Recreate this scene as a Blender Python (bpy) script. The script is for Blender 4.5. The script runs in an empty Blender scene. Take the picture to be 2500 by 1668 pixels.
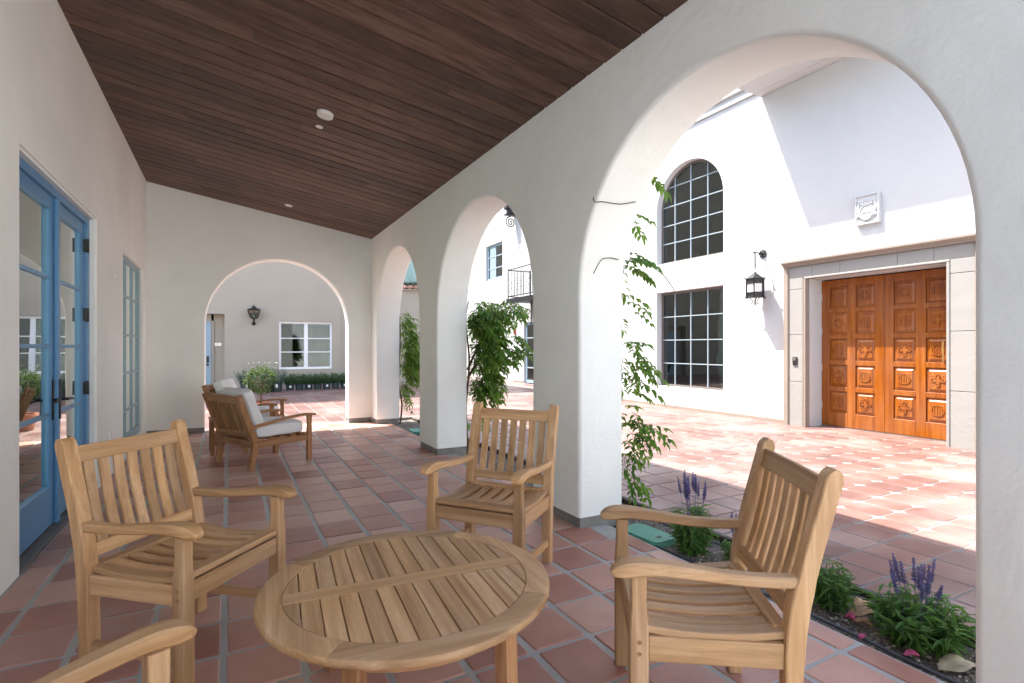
import bpy, bmesh, math, random
from mathutils import Vector, Matrix
from mathutils.geometry import tessellate_polygon
R = math.radians
random.seed(11)
scene = bpy.context.scene
col = scene.collection

# ---------------------------------------------------------------- camera
H = 1.283                                   # eye height, from the floor tiles and the furniture
YAW = math.atan(692.5 / 1290.0)             # the gallery runs along +Y, the lens looks to its right
cam_d = bpy.data.cameras.new('camera')
cam_d.sensor_width = 36.0
cam_d.lens = 1290.0 / 2500.0 * 36.0
cam_d.shift_y = 14.0 / 2500.0
cam_d.clip_start = 0.05
cam_d.clip_end = 2000.0
cam = bpy.data.objects.new('camera', cam_d)
cam.location = (0, 0, H)
cam.rotation_euler = (R(90), 0, -YAW)
col.objects.link(cam)
scene.camera = cam

# ---------------------------------------------------------------- world, sun, exposure
SUN = Vector((0.38, -0.35, -1.0)).normalized()      # the way the light travels
world = bpy.data.worlds.new('World')
scene.world = world
world.use_nodes = True
wn = world.node_tree
bg = wn.nodes['Background']
sky = wn.nodes.new('ShaderNodeTexSky')
sky.sky_type = 'NISHITA'
sky.sun_disc = False
sky.sun_elevation = math.asin(-SUN.z)
sky.sun_rotation = math.atan2(-SUN.x, -SUN.y)
sky.air_density = 1.0
sky.dust_density = 2.4
sky.ozone_density = 0.8
wn.links.new(sky.outputs[0], bg.inputs[0])
bg.inputs[1].default_value = 0.108
sun_d = bpy.data.lights.new('sun', 'SUN')
sun_d.energy = 2.7
sun_d.angle = R(0.53)
sun_d.color = (1.0, 0.95, 0.88)
sun = bpy.data.objects.new('sun', sun_d)
sun.rotation_euler = SUN.to_track_quat('-Z', 'Y').to_euler()
sun.location = (-6, 6, 30)
col.objects.link(sun)
scene.view_settings.view_transform = 'Standard'
scene.view_settings.look = 'None'
scene.view_settings.gamma = 1.0
scene.view_settings.exposure = 2.64
scene.render.engine = 'CYCLES'
scene.cycles.max_bounces = 9
scene.cycles.diffuse_bounces = 6
scene.cycles.glossy_bounces = 5
scene.cycles.transparent_max_bounces = 16
scene.cycles.use_denoising = True
scene.cycles.sample_clamp_indirect = 8.0

# ---------------------------------------------------------------- materials
MATS = {}
def nodes(name):
    m = bpy.data.materials.new(name); m.use_nodes = True
    nt = m.node_tree
    return m, nt, nt.nodes['Principled BSDF']
def N(nt, kind, **kw):
    n = nt.nodes.new(kind)
    for k, v in kw.items():
        if k.startswith('i_'):
            n.inputs[k[2:].replace('_', ' ')].default_value = v
        else:
            setattr(n, k, v)
    return n
def ramp(nt, fac, stops):
    r = nt.nodes.new('ShaderNodeValToRGB')
    el = r.color_ramp.elements
    while len(el) < len(stops): el.new(0.5)
    for e, (p, c) in zip(el, stops):
        e.position = p; e.color = (*c, 1) if len(c) == 3 else c
    nt.links.new(fac, r.inputs[0])
    return r.outputs[0]
def mixc(nt, a, b, fac, mode='MIX'):
    m = nt.nodes.new('ShaderNodeMix'); m.data_type = 'RGBA'; m.blend_type = mode
    for sock, v in ((m.inputs[0], fac), (m.inputs[6], a), (m.inputs[7], b)):
        if isinstance(v, bpy.types.NodeSocket): nt.links.new(v, sock)
        elif isinstance(v, (tuple, list)): sock.default_value = (*v, 1)
        else: sock.default_value = v
    return m.outputs[2]
def bump(nt, bs, h, strength, dist):
    b = nt.nodes.new('ShaderNodeBump'); b.inputs['Strength'].default_value = strength; b.inputs['Distance'].default_value = dist
    nt.links.new(h, b.inputs['Height']); nt.links.new(b.outputs[0], bs.inputs['Normal'])
def noise(nt, vec, scale, detail=4, rough=0.55, dist=0.0):
    n = nt.nodes.new('ShaderNodeTexNoise')
    n.inputs['Scale'].default_value = scale; n.inputs['Detail'].default_value = detail
    n.inputs['Roughness'].default_value = rough; n.inputs['Distortion'].default_value = dist
    if vec is not None: nt.links.new(vec, n.inputs['Vector'])
    return n.outputs['Fac']
def coords(nt, which='Object', scale=(1, 1, 1), seed=False):
    tc = nt.nodes.new('ShaderNodeTexCoord'); mp = nt.nodes.new('ShaderNodeMapping')
    mp.inputs['Scale'].default_value = scale
    nt.links.new(tc.outputs[which], mp.inputs['Vector'])
    if seed:
        oi = nt.nodes.new('ShaderNodeObjectInfo'); mu = nt.nodes.new('ShaderNodeMath'); mu.operation = 'MULTIPLY'
        mu.inputs[1].default_value = 37.0
        nt.links.new(oi.outputs['Random'], mu.inputs[0]); nt.links.new(mu.outputs[0], mp.inputs['Location'])
    return mp.outputs[0]
def objrand(nt):
    return nt.nodes.new('ShaderNodeObjectInfo').outputs['Random']
def maprange(nt, v, a, b):
    m = nt.nodes.new('ShaderNodeMapRange'); m.inputs[3].default_value = a; m.inputs[4].default_value = b
    nt.links.new(v, m.inputs[0]); return m.outputs[0]

def stucco(name, base, vary=0.06, bumps=0.35):
    m, nt, bs = nodes(name)
    v = coords(nt, 'Object')
    n1 = noise(nt, v, 0.9, 5, 0.6); n2 = noise(nt, v, 7, 4, 0.6)
    lo = tuple(c * (1 - vary) for c in base); hi = tuple(min(1, c * (1 + vary * 0.5)) for c in base)
    c1 = ramp(nt, n1, [(0.3, lo), (0.7, hi)])
    c2 = mixc(nt, c1, tuple(c * 0.94 for c in base), maprange(nt, n2, 0, 0.5))
    nt.links.new(c2, bs.inputs['Base Color'])
    bs.inputs['Roughness'].default_value = 0.92
    bs.inputs['Specular IOR Level'].default_value = 0.2
    h1 = noise(nt, v, 55, 6, 0.65); h2 = noise(nt, v, 5, 3, 0.5)
    ad = nt.nodes.new('ShaderNodeMath'); ad.operation = 'MULTIPLY_ADD'; ad.inputs[1].default_value = 3.0
    nt.links.new(h2, ad.inputs[0]); nt.links.new(h1, ad.inputs[2])
    h3 = noise(nt, v, 1.7, 4, 0.6, 0.8)
    ad2 = nt.nodes.new('ShaderNodeMath'); ad2.operation = 'MULTIPLY_ADD'; ad2.inputs[1].default_value = 9.0
    nt.links.new(h3, ad2.inputs[0]); nt.links.new(ad.outputs[0], ad2.inputs[2])
    bump(nt, bs, ad2.outputs[0], bumps*1.1, 0.004)
    return m
def plain(name, base, rough=0.5, metal=0.0, vary=0.08, scale=12, bumps=0.0, spec=0.5, rand=0.0):
    m, nt, bs = nodes(name)
    v = coords(nt, 'Object')
    n1 = noise(nt, v, scale, 4, 0.6)
    c = ramp(nt, n1, [(0.3, tuple(x * (1 - vary) for x in base)), (0.7, tuple(min(1, x * (1 + vary)) for x in base))])
    if rand:
        c = mixc(nt, c, (1, 1, 1), 0.0)
        hs = nt.nodes.new('ShaderNodeHueSaturation'); nt.links.new(c, hs.inputs['Color'])
        nt.links.new(maprange(nt, objrand(nt), 1 - rand, 1 + rand), hs.inputs['Value']); c = hs.outputs[0]
    nt.links.new(c, bs.inputs['Base Color'])
    bs.inputs['Roughness'].default_value = rough; bs.inputs['Metallic'].default_value = metal
    bs.inputs['Specular IOR Level'].default_value = spec
    if bumps: bump(nt, bs, noise(nt, v, scale * 5, 4, 0.6), bumps, 0.003)
    return m
def wood(name, axis, dark, mid, light, rough=0.55, fine=60, rand=0.22, knots=False, bumps=0.25):
    m, nt, bs = nodes(name)
    sc = [1.0, 1.0, 1.0]; sc[axis] = 0.045
    v = coords(nt, 'Object', tuple(sc), seed=True)
    g1 = noise(nt, v, 24, 5, 0.62, 0.35)
    g2 = noise(nt, v, fine * 3, 3, 0.6, 0.3)
    c = ramp(nt, g1, [(0.28, dark), (0.5, mid), (0.74, light)])
    c = mixc(nt, c, tuple(x * 0.62 for x in mid), maprange(nt, ramp(nt, g2, [(0.50, (0, 0, 0)), (0.74, (1, 1, 1))]), 0, 0.45))
    if knots:
        sk = [1.0, 1.0, 1.0]; sk[axis] = 0.35
        vk = coords(nt, 'Object', tuple(sk), seed=True)
        k = noise(nt, vk, 5.0, 2, 0.5)
        c = mixc(nt, c, tuple(x * 0.35 for x in mid), maprange(nt, ramp(nt, k, [(0.66, (0, 0, 0)), (0.74, (1, 1, 1))]), 0, 0.6))
        k2 = noise(nt, v, 6, 3, 0.6)
        c = mixc(nt, c, tuple(min(1, x * 1.5) for x in light), maprange(nt, ramp(nt, k2, [(0.5, (0, 0, 0)), (0.75, (1, 1, 1))]), 0, 0.45))
    hs = nt.nodes.new('ShaderNodeHueSaturation'); nt.links.new(c, hs.inputs['Color'])
    nt.links.new(maprange(nt, objrand(nt), 1 - rand, 1 + rand), hs.inputs['Value'])
    w2 = coords(nt, 'Object', (1, 1, 1), seed=True)
    nt.links.new(maprange(nt, noise(nt, w2, 2.2, 2), 0.85, 1.12), hs.inputs['Saturation'])
    nt.links.new(hs.outputs[0], bs.inputs['Base Color'])
    bs.inputs['Roughness'].default_value = rough
    bs.inputs['Specular IOR Level'].default_value = 0.35
    bump(nt, bs, g2, bumps, 0.002)
    return m
def terracotta(name, dark, mid, light, attr=None):
    m, nt, bs = nodes(name)
    geo = nt.nodes.new('ShaderNodeNewGeometry')
    if attr:
        at = nt.nodes.new('ShaderNodeAttribute'); at.attribute_name = attr; rnd = at.outputs['Fac']
    else:
        rnd = objrand(nt)
    n1 = noise(nt, geo.outputs['Position'], 5.5, 4, 0.6); n2 = noise(nt, geo.outputs['Position'], 46, 5, 0.65)
    n3 = noise(nt, geo.outputs['Position'], 1.3, 3, 0.5)
    ad = nt.nodes.new('ShaderNodeMath'); ad.operation = 'MULTIPLY_ADD'; ad.inputs[1].default_value = 0.62
    nt.links.new(rnd, ad.inputs[0])
    sb = nt.nodes.new('ShaderNodeMath'); sb.operation = 'MULTIPLY'; sb.inputs[1].default_value = 0.5
    nt.links.new(n1, sb.inputs[0]); nt.links.new(sb.outputs[0], ad.inputs[2])
    c = ramp(nt, ad.outputs[0], [(0.2, dark), (0.5, mid), (0.85, light)])
    c = mixc(nt, c, tuple(x * 0.8 for x in mid), maprange(nt, n2, 0, 0.45))
    c = mixc(nt, c, (0.50, 0.42, 0.38), maprange(nt, ramp(nt, n3, [(0.46, (0, 0, 0)), (0.72, (1, 1, 1))]), 0, 0.32))
    nt.links.new(c, bs.inputs['Base Color'])
    nt.links.new(maprange(nt, n1, 0.24, 0.52), bs.inputs['Roughness'])
    bs.inputs['Specular IOR Level'].default_value = 0.42
    bump(nt, bs, n2, 0.25, 0.003)
    return m
def glass_mat(name, tint=(0.75, 0.85, 0.8), ior=1.5, boost=1.0):
    m = bpy.data.materials.new(name); m.use_nodes = True
    nt = m.node_tree; nt.nodes.clear()
    out = nt.nodes.new('ShaderNodeOutputMaterial'); mx = nt.nodes.new('ShaderNodeMixShader')
    tr = nt.nodes.new('ShaderNodeBsdfTransparent'); gl = nt.nodes.new('ShaderNodeBsdfGlossy'); fr = nt.nodes.new('ShaderNodeFresnel')
    tr.inputs[0].default_value = (*tint, 1); gl.inputs['Roughness'].default_value = 0.0
    gl.inputs['Color'].default_value = (0.93, 0.98, 0.96, 1)
    fr.inputs['IOR'].default_value = ior
    mu = nt.nodes.new('ShaderNodeMath'); mu.operation = 'MULTIPLY'; mu.use_clamp = True; mu.inputs[1].default_value = boost
    nt.links.new(fr.outputs[0], mu.inputs[0]); nt.links.new(mu.outputs[0], mx.inputs[0])
    nt.links.new(tr.outputs[0], mx.inputs[1]); nt.links.new(gl.outputs[0], mx.inputs[2]); nt.links.new(mx.outputs[0], out.inputs[0])
    tx = nt.nodes.new('ShaderNodeTexCoord')
    b = nt.nodes.new('ShaderNodeBump'); b.inputs['Strength'].default_value = 0.02; b.inputs['Distance'].default_value = 0.05
    nt.links.new(noise(nt, tx.outputs['Object'], 1.5, 1), b.inputs['Height']); nt.links.new(b.outputs[0], gl.inputs['Normal'])
    return m
def leaf_mat(name, dark, light, trans=0.35):
    m, nt, bs = nodes(name)
    geo = nt.nodes.new('ShaderNodeNewGeometry')
    c = ramp(nt, geo.outputs['Random Per Island'], [(0.0, dark), (0.55, tuple((a + b) / 2 for a, b in zip(dark, light))), (1.0, light)])
    nt.links.new(c, bs.inputs['Base Color']); bs.inputs['Roughness'].default_value = 0.5
    bs.inputs['Specular IOR Level'].default_value = 0.35
    tl = nt.nodes.new('ShaderNodeBsdfTranslucent'); nt.links.new(mixc(nt, c, (0.5, 0.75, 0.1), 0.35), tl.inputs[0])
    mx = nt.nodes.new('ShaderNodeMixShader'); mx.inputs[0].default_value = trans
    out = nt.nodes['Material Output']
    nt.links.new(bs.outputs[0], mx.inputs[1]); nt.links.new(tl.outputs[0], mx.inputs[2]); nt.links.new(mx.outputs[0], out.inputs[0])
    return m
def grout_mat(name, base, speck):
    m, nt, bs = nodes(name)
    geo = nt.nodes.new('ShaderNodeNewGeometry')
    n1 = noise(nt, geo.outputs['Position'], 3, 4); n2 = noise(nt, geo.outputs['Position'], 130, 3, 0.7)
    c = ramp(nt, n1, [(0.3, tuple(x * 0.82 for x in base)), (0.7, base)])
    c = mixc(nt, c, tuple(x * 0.35 for x in base), maprange(nt, ramp(nt, n2, [(0.58, (0, 0, 0)), (0.66, (1, 1, 1))]), 0, speck))
    nt.links.new(c, bs.inputs['Base Color']); bs.inputs['Roughness'].default_value = 0.9
    bump(nt, bs, n2, 0.4, 0.004)
    return m
def soil_mat(name):
    m, nt, bs = nodes(name)
    geo = nt.nodes.new('ShaderNodeNewGeometry')
    n1 = noise(nt, geo.outputs['Position'], 60, 6, 0.75); n2 = noise(nt, geo.outputs['Position'], 9, 4)
    c = ramp(nt, n1, [(0.3, (0.05, 0.042, 0.034)), (0.50, (0.19, 0.16, 0.135)), (0.68, (0.46, 0.41, 0.35))])
    c = mixc(nt, c, (0.11, 0.088, 0.07), maprange(nt, n2, 0, 0.6))
    nt.links.new(c, bs.inputs['Base Color']); bs.inputs['Roughness'].default_value = 0.95
    bump(nt, bs, n1, 0.9, 0.02)
    return m

M = MATS
M['stucco'] = stucco('warm_white_stucco', (0.865, 0.885, 0.855), 0.09)
M['stucco_white'] = stucco('white_stucco', (0.50, 0.505, 0.505), 0.05, 0.3)
M['stucco_beige'] = stucco('beige_stucco', (0.40, 0.355, 0.285), 0.05)
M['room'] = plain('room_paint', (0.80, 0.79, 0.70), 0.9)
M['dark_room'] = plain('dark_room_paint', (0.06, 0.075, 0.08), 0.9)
M['room_floor'] = plain('room_floor', (0.16, 0.11, 0.08), 0.5)
TK = ((0.33, 0.175, 0.075), (0.50, 0.295, 0.14), (0.65, 0.425, 0.235))
for i, a in enumerate('xyz'):
    M['teak_' + a] = wood('teak_' + a, i, *TK)
LK = ((0.24, 0.105, 0.04), (0.36, 0.175, 0.075), (0.46, 0.25, 0.11))
for i, a in enumerate('xyz'):
    M['oiled_' + a] = wood('oiled_teak_' + a, i, *LK)
M['ceil'] = wood('stained_ceiling_board', 0, (0.052, 0.024, 0.015), (0.100, 0.051, 0.034), (0.155, 0.086, 0.058), 0.5, 30, 0.3, True, 0.5)
DK = ((0.165, 0.040, 0.006), (0.26, 0.075, 0.011), (0.34, 0.115, 0.020))
M['door_z'] = wood('varnished_door_upright', 2, *DK, rough=0.3, rand=0.05)
M['door_y'] = wood('varnished_door_cross', 1, *DK, rough=0.3, rand=0.05)
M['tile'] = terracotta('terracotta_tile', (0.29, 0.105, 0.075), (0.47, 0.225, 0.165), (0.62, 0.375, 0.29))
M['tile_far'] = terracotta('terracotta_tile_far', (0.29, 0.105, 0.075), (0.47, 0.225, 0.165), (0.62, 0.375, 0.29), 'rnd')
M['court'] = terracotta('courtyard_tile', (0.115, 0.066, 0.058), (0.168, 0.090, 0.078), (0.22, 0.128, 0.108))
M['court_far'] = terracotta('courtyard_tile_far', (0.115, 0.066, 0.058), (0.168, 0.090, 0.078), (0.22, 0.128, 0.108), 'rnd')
M['grout'] = grout_mat('gallery_grout', (0.46, 0.46, 0.43), 0.35)
M['grout_court'] = grout_mat('courtyard_grout', (0.21, 0.195, 0.18), 0.6)
M['concrete'] = plain('concrete_base', (0.22, 0.215, 0.20), 0.9, vary=0.2, scale=6, bumps=0.4)
M['stone'] = stucco('cast_stone', (0.27, 0.262, 0.245), 0.08, 0.25)
M['stone_dark'] = stucco('cast_stone_moulding', (0.26, 0.215, 0.18), 0.08, 0.25)
M['blue'] = plain('blue_door_paint', (0.10, 0.265, 0.47), 0.35, vary=0.04)
M['blue_pale'] = plain('pale_blue_window_paint', (0.26, 0.36, 0.42), 0.4, vary=0.04)
M['white'] = plain('white_paint', (0.8, 0.8, 0.79), 0.45, vary=0.03)
M['bar_pale'] = plain('pale_aluminium_bar', (0.27, 0.32, 0.35), 0.4, vary=0.03)
M['bronze'] = plain('bronze_frame', (0.13, 0.11, 0.10), 0.45, vary=0.08)
M['iron'] = plain('wrought_iron', (0.018, 0.018, 0.02), 0.5, 0.4, vary=0.2)
M['black'] = plain('black_hardware', (0.012, 0.012, 0.013), 0.4)
M['steel'] = plain('satin_steel', (0.55, 0.55, 0.54), 0.35, 0.9)
M['glass'] = glass_mat('door_glass', (0.80, 0.90, 0.85), 1.52, 2.2)
M['glass_dark'] = glass_mat('window_glass', (0.50, 0.58, 0.57), 1.52, 2.3)
M['glass_far'] = glass_mat('far_window_glass', (0.45, 0.52, 0.52), 1.5, 1.3)
M['frost'] = plain('frosted_lantern_glass', (0.75, 0.74, 0.68), 0.6)
M['cushion'] = plain('white_canvas_cushion', (0.74, 0.755, 0.76), 0.9, vary=0.04, scale=4, bumps=0.1)
M['soil'] = soil_mat('planting_soil')
M['edging'] = plain('dark_timber_edging', (0.06, 0.045, 0.035), 0.9, vary=0.3, scale=20, bumps=0.5)
M['hose'] = plain('grey_drip_hose', (0.055, 0.06, 0.07), 0.5)
M['valve'] = plain('green_plastic_lid', (0.10, 0.33, 0.24), 0.55, vary=0.12, scale=60, bumps=0.6)
M['wist'] = leaf_mat('wisteria_leaf', (0.04, 0.115, 0.028), (0.15, 0.31, 0.05), 0.38)
M['wist_light'] = leaf_mat('young_wisteria_leaf', (0.07, 0.17, 0.025), (0.21, 0.36, 0.05), 0.35)
M['bark'] = plain('vine_bark', (0.12, 0.085, 0.06), 0.9, vary=0.3, scale=40, bumps=0.6)
M['tendril'] = plain('dark_tendril', (0.05, 0.045, 0.03), 0.8)
M['salvia'] = leaf_mat('salvia_leaf', (0.035, 0.11, 0.03), (0.13, 0.27, 0.06), 0.3)
M['floret'] = leaf_mat('salvia_floret', (0.055, 0.04, 0.13), (0.20, 0.17, 0.42), 0.2)
M['stem'] = plain('green_stem', (0.09, 0.15, 0.05), 0.7)
M['hedge'] = leaf_mat('potted_grass_leaf', (0.018, 0.055, 0.024), (0.055, 0.13, 0.05), 0.2)
M['lav'] = leaf_mat('grey_green_leaf', (0.022, 0.06, 0.042), (0.075, 0.14, 0.095), 0.15)
M['olive'] = leaf_mat('topiary_leaf', (0.010, 0.034, 0.008), (0.045, 0.10, 0.022), 0.15)
M['pot'] = plain('black_nursery_pot', (0.03, 0.045, 0.05), 0.55)
M['clay'] = plain('clay_pot', (0.36, 0.15, 0.09), 0.8)
M['tagw'] = plain('white_plant_tag', (0.8, 0.8, 0.78), 0.5)
M['dry'] = plain('dry_magnolia_leaf', (0.40, 0.24, 0.13), 0.7, vary=0.35, scale=14)
M['dry_pale'] = plain('pale_dry_leaf', (0.55, 0.45, 0.30), 0.7, vary=0.25, scale=14)
M['petal'] = plain('pink_petal', (0.55, 0.09, 0.20), 0.6, vary=0.25, scale=40)
M['red'] = plain('red_alarm', (0.5, 0.03, 0.03), 0.4)
M['rooftile'] = plain('clay_roof_tile', (0.40, 0.19, 0.13), 0.85, vary=0.25, scale=6, rand=0.2)
M['mint'] = plain('mint_canvas', (0.30, 0.42, 0.37), 0.85, vary=0.08, scale=3)
M['earth'] = plain('bare_ground', (0.25, 0.22, 0.18), 0.95, vary=0.2, scale=2)
M['brass'] = plain('brass', (0.65, 0.42, 0.16), 0.35, 0.9)
M['bounce_stone'] = plain('pale_bounce_stone', (0.62, 0.60, 0.56), 0.8, vary=0.1, scale=3)
M['plastic'] = plain('white_plastic', (0.78, 0.78, 0.77), 0.35, vary=0.02)

# ---------------------------------------------------------------- mesh helpers
class MB:
    def __init__(s): s.v = []; s.f = []
    def add(s, vs, fs):
        b = len(s.v); s.v += [Vector(p) for p in vs]; s.f += [tuple(b + i for i in f) for f in fs]; return s
    def box(s, x0, x1, y0, y1, z0, z1, ch=0.0):
        if x0 > x1: x0, x1 = x1, x0
        if y0 > y1: y0, y1 = y1, y0
        if z0 > z1: z0, z1 = z1, z0
        if ch <= 0:
            return s.add([(x0,y0,z0),(x1,y0,z0),(x1,y1,z0),(x0,y1,z0),(x0,y0,z1),(x1,y0,z1),(x1,y1,z1),(x0,y1,z1)],
                         [(3,2,1,0),(4,5,6,7),(0,1,5,4),(1,2,6,5),(2,3,7,6),(3,0,4,7)])
        bm = bmesh.new(); bmesh.ops.create_cube(bm, size=1)
        for v in bm.verts: v.co = Vector(((x0+x1)/2 + v.co.x*(x1-x0), (y0+y1)/2 + v.co.y*(y1-y0), (z0+z1)/2 + v.co.z*(z1-z0)))
        bmesh.ops.bevel(bm, geom=list(bm.edges), offset=ch, segments=1, affect='EDGES')
        bm.verts.index_update(); s.add([v.co.copy() for v in bm.verts], [tuple(v.index for v in f.verts) for f in bm.faces]); bm.free()
        return s
    def prism(s, poly, a, b, axis=0):
        """poly of (p,q) pulled along axis from a to b; (p,q) are the two other axes in x,y,z order"""
        def pt(p, q, t):
            return [(t,p,q),(p,t,q),(p,q,t)][axis]
        n = len(poly)
        vs = [pt(p,q,a) for p,q in poly] + [pt(p,q,b) for p,q in poly]
        fs = [tuple(range(n)), tuple(range(2*n-1, n-1, -1))] + [(i, n+i, n+(i+1)%n, (i+1)%n) for i in range(n)]
        return s.add(vs, fs)
    def sweep(s, pts, ws, hs, side, ch=0.2):
        """rectangle with cut corners along a path; side is the width direction"""
        pts = [Vector(p) for p in pts]; side = Vector(side).normalized(); n = len(pts); b = len(s.v)
        if not isinstance(ws, (list, tuple)): ws = [ws]*n
        if not isinstance(hs, (list, tuple)): hs = [hs]*n
        for i, p in enumerate(pts):
            t = (pts[min(i+1,n-1)] - pts[max(i-1,0)]).normalized(); up = t.cross(side).normalized(); sd = up.cross(t).normalized()
            w, h = ws[i]/2, hs[i]/2; c = ch*min(w, h)
            for a, d in ((-w+c,-h),(w-c,-h),(w,-h+c),(w,h-c),(w-c,h),(-w+c,h),(-w,h-c),(-w,-h+c)):
                s.v.append(p + sd*a + up*d)
        for i in range(n-1):
            for k in range(8):
                s.f.append((b+i*8+k, b+i*8+(k+1)%8, b+(i+1)*8+(k+1)%8, b+(i+1)*8+k))
        s.f.append(tuple(b+k for k in range(7,-1,-1))); s.f.append(tuple(b+(n-1)*8+k for k in range(8)))
        return s
    def tube(s, pts, r, n=6, cap=True):
        pts = [Vector(p) for p in pts]; m = len(pts); b = len(s.v)
        rs = r if isinstance(r, (list, tuple)) else [r]*m
        ref = None
        for i, p in enumerate(pts):
            t = (pts[min(i+1,m-1)] - pts[max(i-1,0)])
            t = t.normalized() if t.length > 1e-9 else Vector((0,0,1))
            if ref is None: ref = Vector((0,0,1)) if abs(t.z) < 0.9 else Vector((1,0,0))
            u = ref - t*ref.dot(t)
            if u.length < 1e-6: u = Vector((1,0,0)).cross(t)
            u.normalize(); w = t.cross(u); ref = u
            for k in range(n):
                a = 2*math.pi*k/n; s.v.append(p + (u*math.cos(a) + w*math.sin(a))*rs[i])
        for i in range(m-1):
            for k in range(n):
                s.f.append((b+i*n+k, b+i*n+(k+1)%n, b+(i+1)*n+(k+1)%n, b+(i+1)*n+k))
        if cap:
            s.f.append(tuple(b+k for k in range(n-1,-1,-1))); s.f.append(tuple(b+(m-1)*n+k for k in range(n)))
        return s
    def lathe(s, prof, c=(0,0,0), n=16, axis=2):
        b = len(s.v); c = Vector(c)
        for r, z in prof:
            for k in range(n):
                a = 2*math.pi*k/n; p = [r*math.cos(a), r*math.sin(a), z]
                if axis == 0: p = [z, r*math.cos(a), r*math.sin(a)]
                if axis == 1: p = [r*math.sin(a), z, r*math.cos(a)]
                s.v.append(c + Vector(p))
        for i in range(len(prof)-1):
            for k in range(n):
                s.f.append((b+i*n+k, b+i*n+(k+1)%n, b+(i+1)*n+(k+1)%n, b+(i+1)*n+k))
        s.f.append(tuple(b+k for k in range(n-1,-1,-1))); s.f.append(tuple(b+(len(prof)-1)*n+k for k in range(n)))
        return s
    def mesh(s, name, smooth=False):
        me = bpy.data.meshes.new(name); me.from_pydata([tuple(v) for v in s.v], [], s.f); me.update()
        if smooth:
            for p in me.polygons: p.use_smooth = True
            me.set_sharp_from_angle(angle=R(38))
        return me
    def build(s, name, mat, parent=None, smooth=False, fix=True):
        me = s.mesh(name, smooth)
        if fix and len(s.f) < 60000:
            bm = bmesh.new(); bm.from_mesh(me); bmesh.ops.recalc_face_normals(bm, faces=bm.faces); bm.to_mesh(me); bm.free()
        return link(name, me, mat, parent)
def link(name, me, mat, parent=None):
    if mat is not None and not me.materials: me.materials.append(M[mat] if isinstance(mat, str) else mat)
    o = bpy.data.objects.new(name, me); col.objects.link(o)
    if parent is not None: o.parent = parent
    return o
def thing(name, label, cat, loc=(0,0,0), rz=0.0, group=None):
    o = bpy.data.objects.new(name, None); col.objects.link(o)
    o.empty_display_size = 0.1
    o.location = loc; o.rotation_euler = (0, 0, rz)
    return tag(o, label, cat, group)
def tag(o, label=None, cat=None, group=None, kind=None):
    if label: o['label'] = label
    if cat: o['category'] = cat
    if group: o['group'] = group
    if kind: o['kind'] = kind
    return o
def copy_tree(o, parent=None):
    c = o.copy(); col.objects.link(c); c.parent = parent
    for ch in list(o.children): copy_tree(ch, c)
    return c
def face(fx, fy): return math.atan2(-fx, fy)

def wall_arch(name, s0, s1, zb, zt0, zt1, arches, T, rb, to, mat, parent=None):
    """wall with arches open to the ground; to(s, depth, z) gives the world point"""
    NA = 44
    def loop(o):
        L = [(s0, zb)]
        for c, r, zs in arches:
            q = r + o
            L += [(c-q, zb), (c-q, zs*0.5)]
            for k in range(NA+1):
                a = math.pi - math.pi*k/NA
                L.append((c + q*math.cos(a), zs + q*math.sin(a)))
            L += [(c+q, zs*0.5), (c+q, zb)]
        L += [(s1, zb), (s1, zt1), (s0, zt0)]
        return L
    rings = []
    K = 5
    for k in range(K+1):
        a = math.pi/2*k/K; rings.append((rb*(1-math.cos(a)), rb*(1-math.sin(a))))
    rings += [(T-d, o) for d, o in reversed(rings)]
    mb = MB(); loops = [loop(o) for d, o in rings]; n = len(loops[0])
    for (d, o), L in zip(rings, loops):
        mb.v += [Vector(to(s, d, z)) for s, z in L]
    for i in range(len(rings)-1):
        for k in range(n):
            mb.f.append((i*n+k, i*n+(k+1)%n, (i+1)*n+(k+1)%n, (i+1)*n+k))
    tri = tessellate_polygon([[Vector((s, z, 0)) for s, z in loops[0]]])
    mb.f += [tuple(t) for t in tri]
    tri = tessellate_polygon([[Vector((s, z, 0)) for s, z in loops[-1]]]); b = (len(rings)-1)*n
    mb.f += [tuple(b+q for q in reversed(t)) for t in tri]
    o = mb.build(name, mat, parent)
    for p in o.data.polygons: p.use_smooth = True
    o.data.set_sharp_from_angle(angle=R(25))
    return o
def wall_holes(name, outer, holes, T, to, mat, parent=None):
    loops = [outer] + holes; mb = MB(); b0 = 0
    for d in (0, T):
        for L in loops: mb.v += [Vector(to(s, d, z)) for s, z in L]
    n = sum(len(L) for L in loops)
    tri = tessellate_polygon([[Vector((s, z, 0)) for s, z in L] for L in loops])
    mb.f += [tuple(t) for t in tri] + [tuple(n+q for q in reversed(t)) for t in tri]
    for L in loops:
        m = len(L)
        for k in range(m): mb.f.append((b0+k, b0+(k+1)%m, n+b0+(k+1)%m, n+b0+k))
        b0 += m
    return mb.build(name, mat, parent)
def rect(a, b, c, d): return [(a, c), (b, c), (b, d), (a, d)]
def archpoly(c, h, z0, zs, n=28):
    return [(c-h, z0), (c+h, z0)] + [(c + h*math.cos(math.pi*k/n), zs + h*math.sin(math.pi*k/n)) for k in range(n+1)]
def pixel(x, y, z):
    """where a world point falls, only to rank tiles by how large they show"""
    f = x*math.sin(YAW) + y*math.cos(YAW); r = x*math.cos(YAW) - y*math.sin(YAW)
    if f < 0.3: return None
    return 1250 + 1290*r/f, 848 - 1290*(z-H)/f, f

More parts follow.
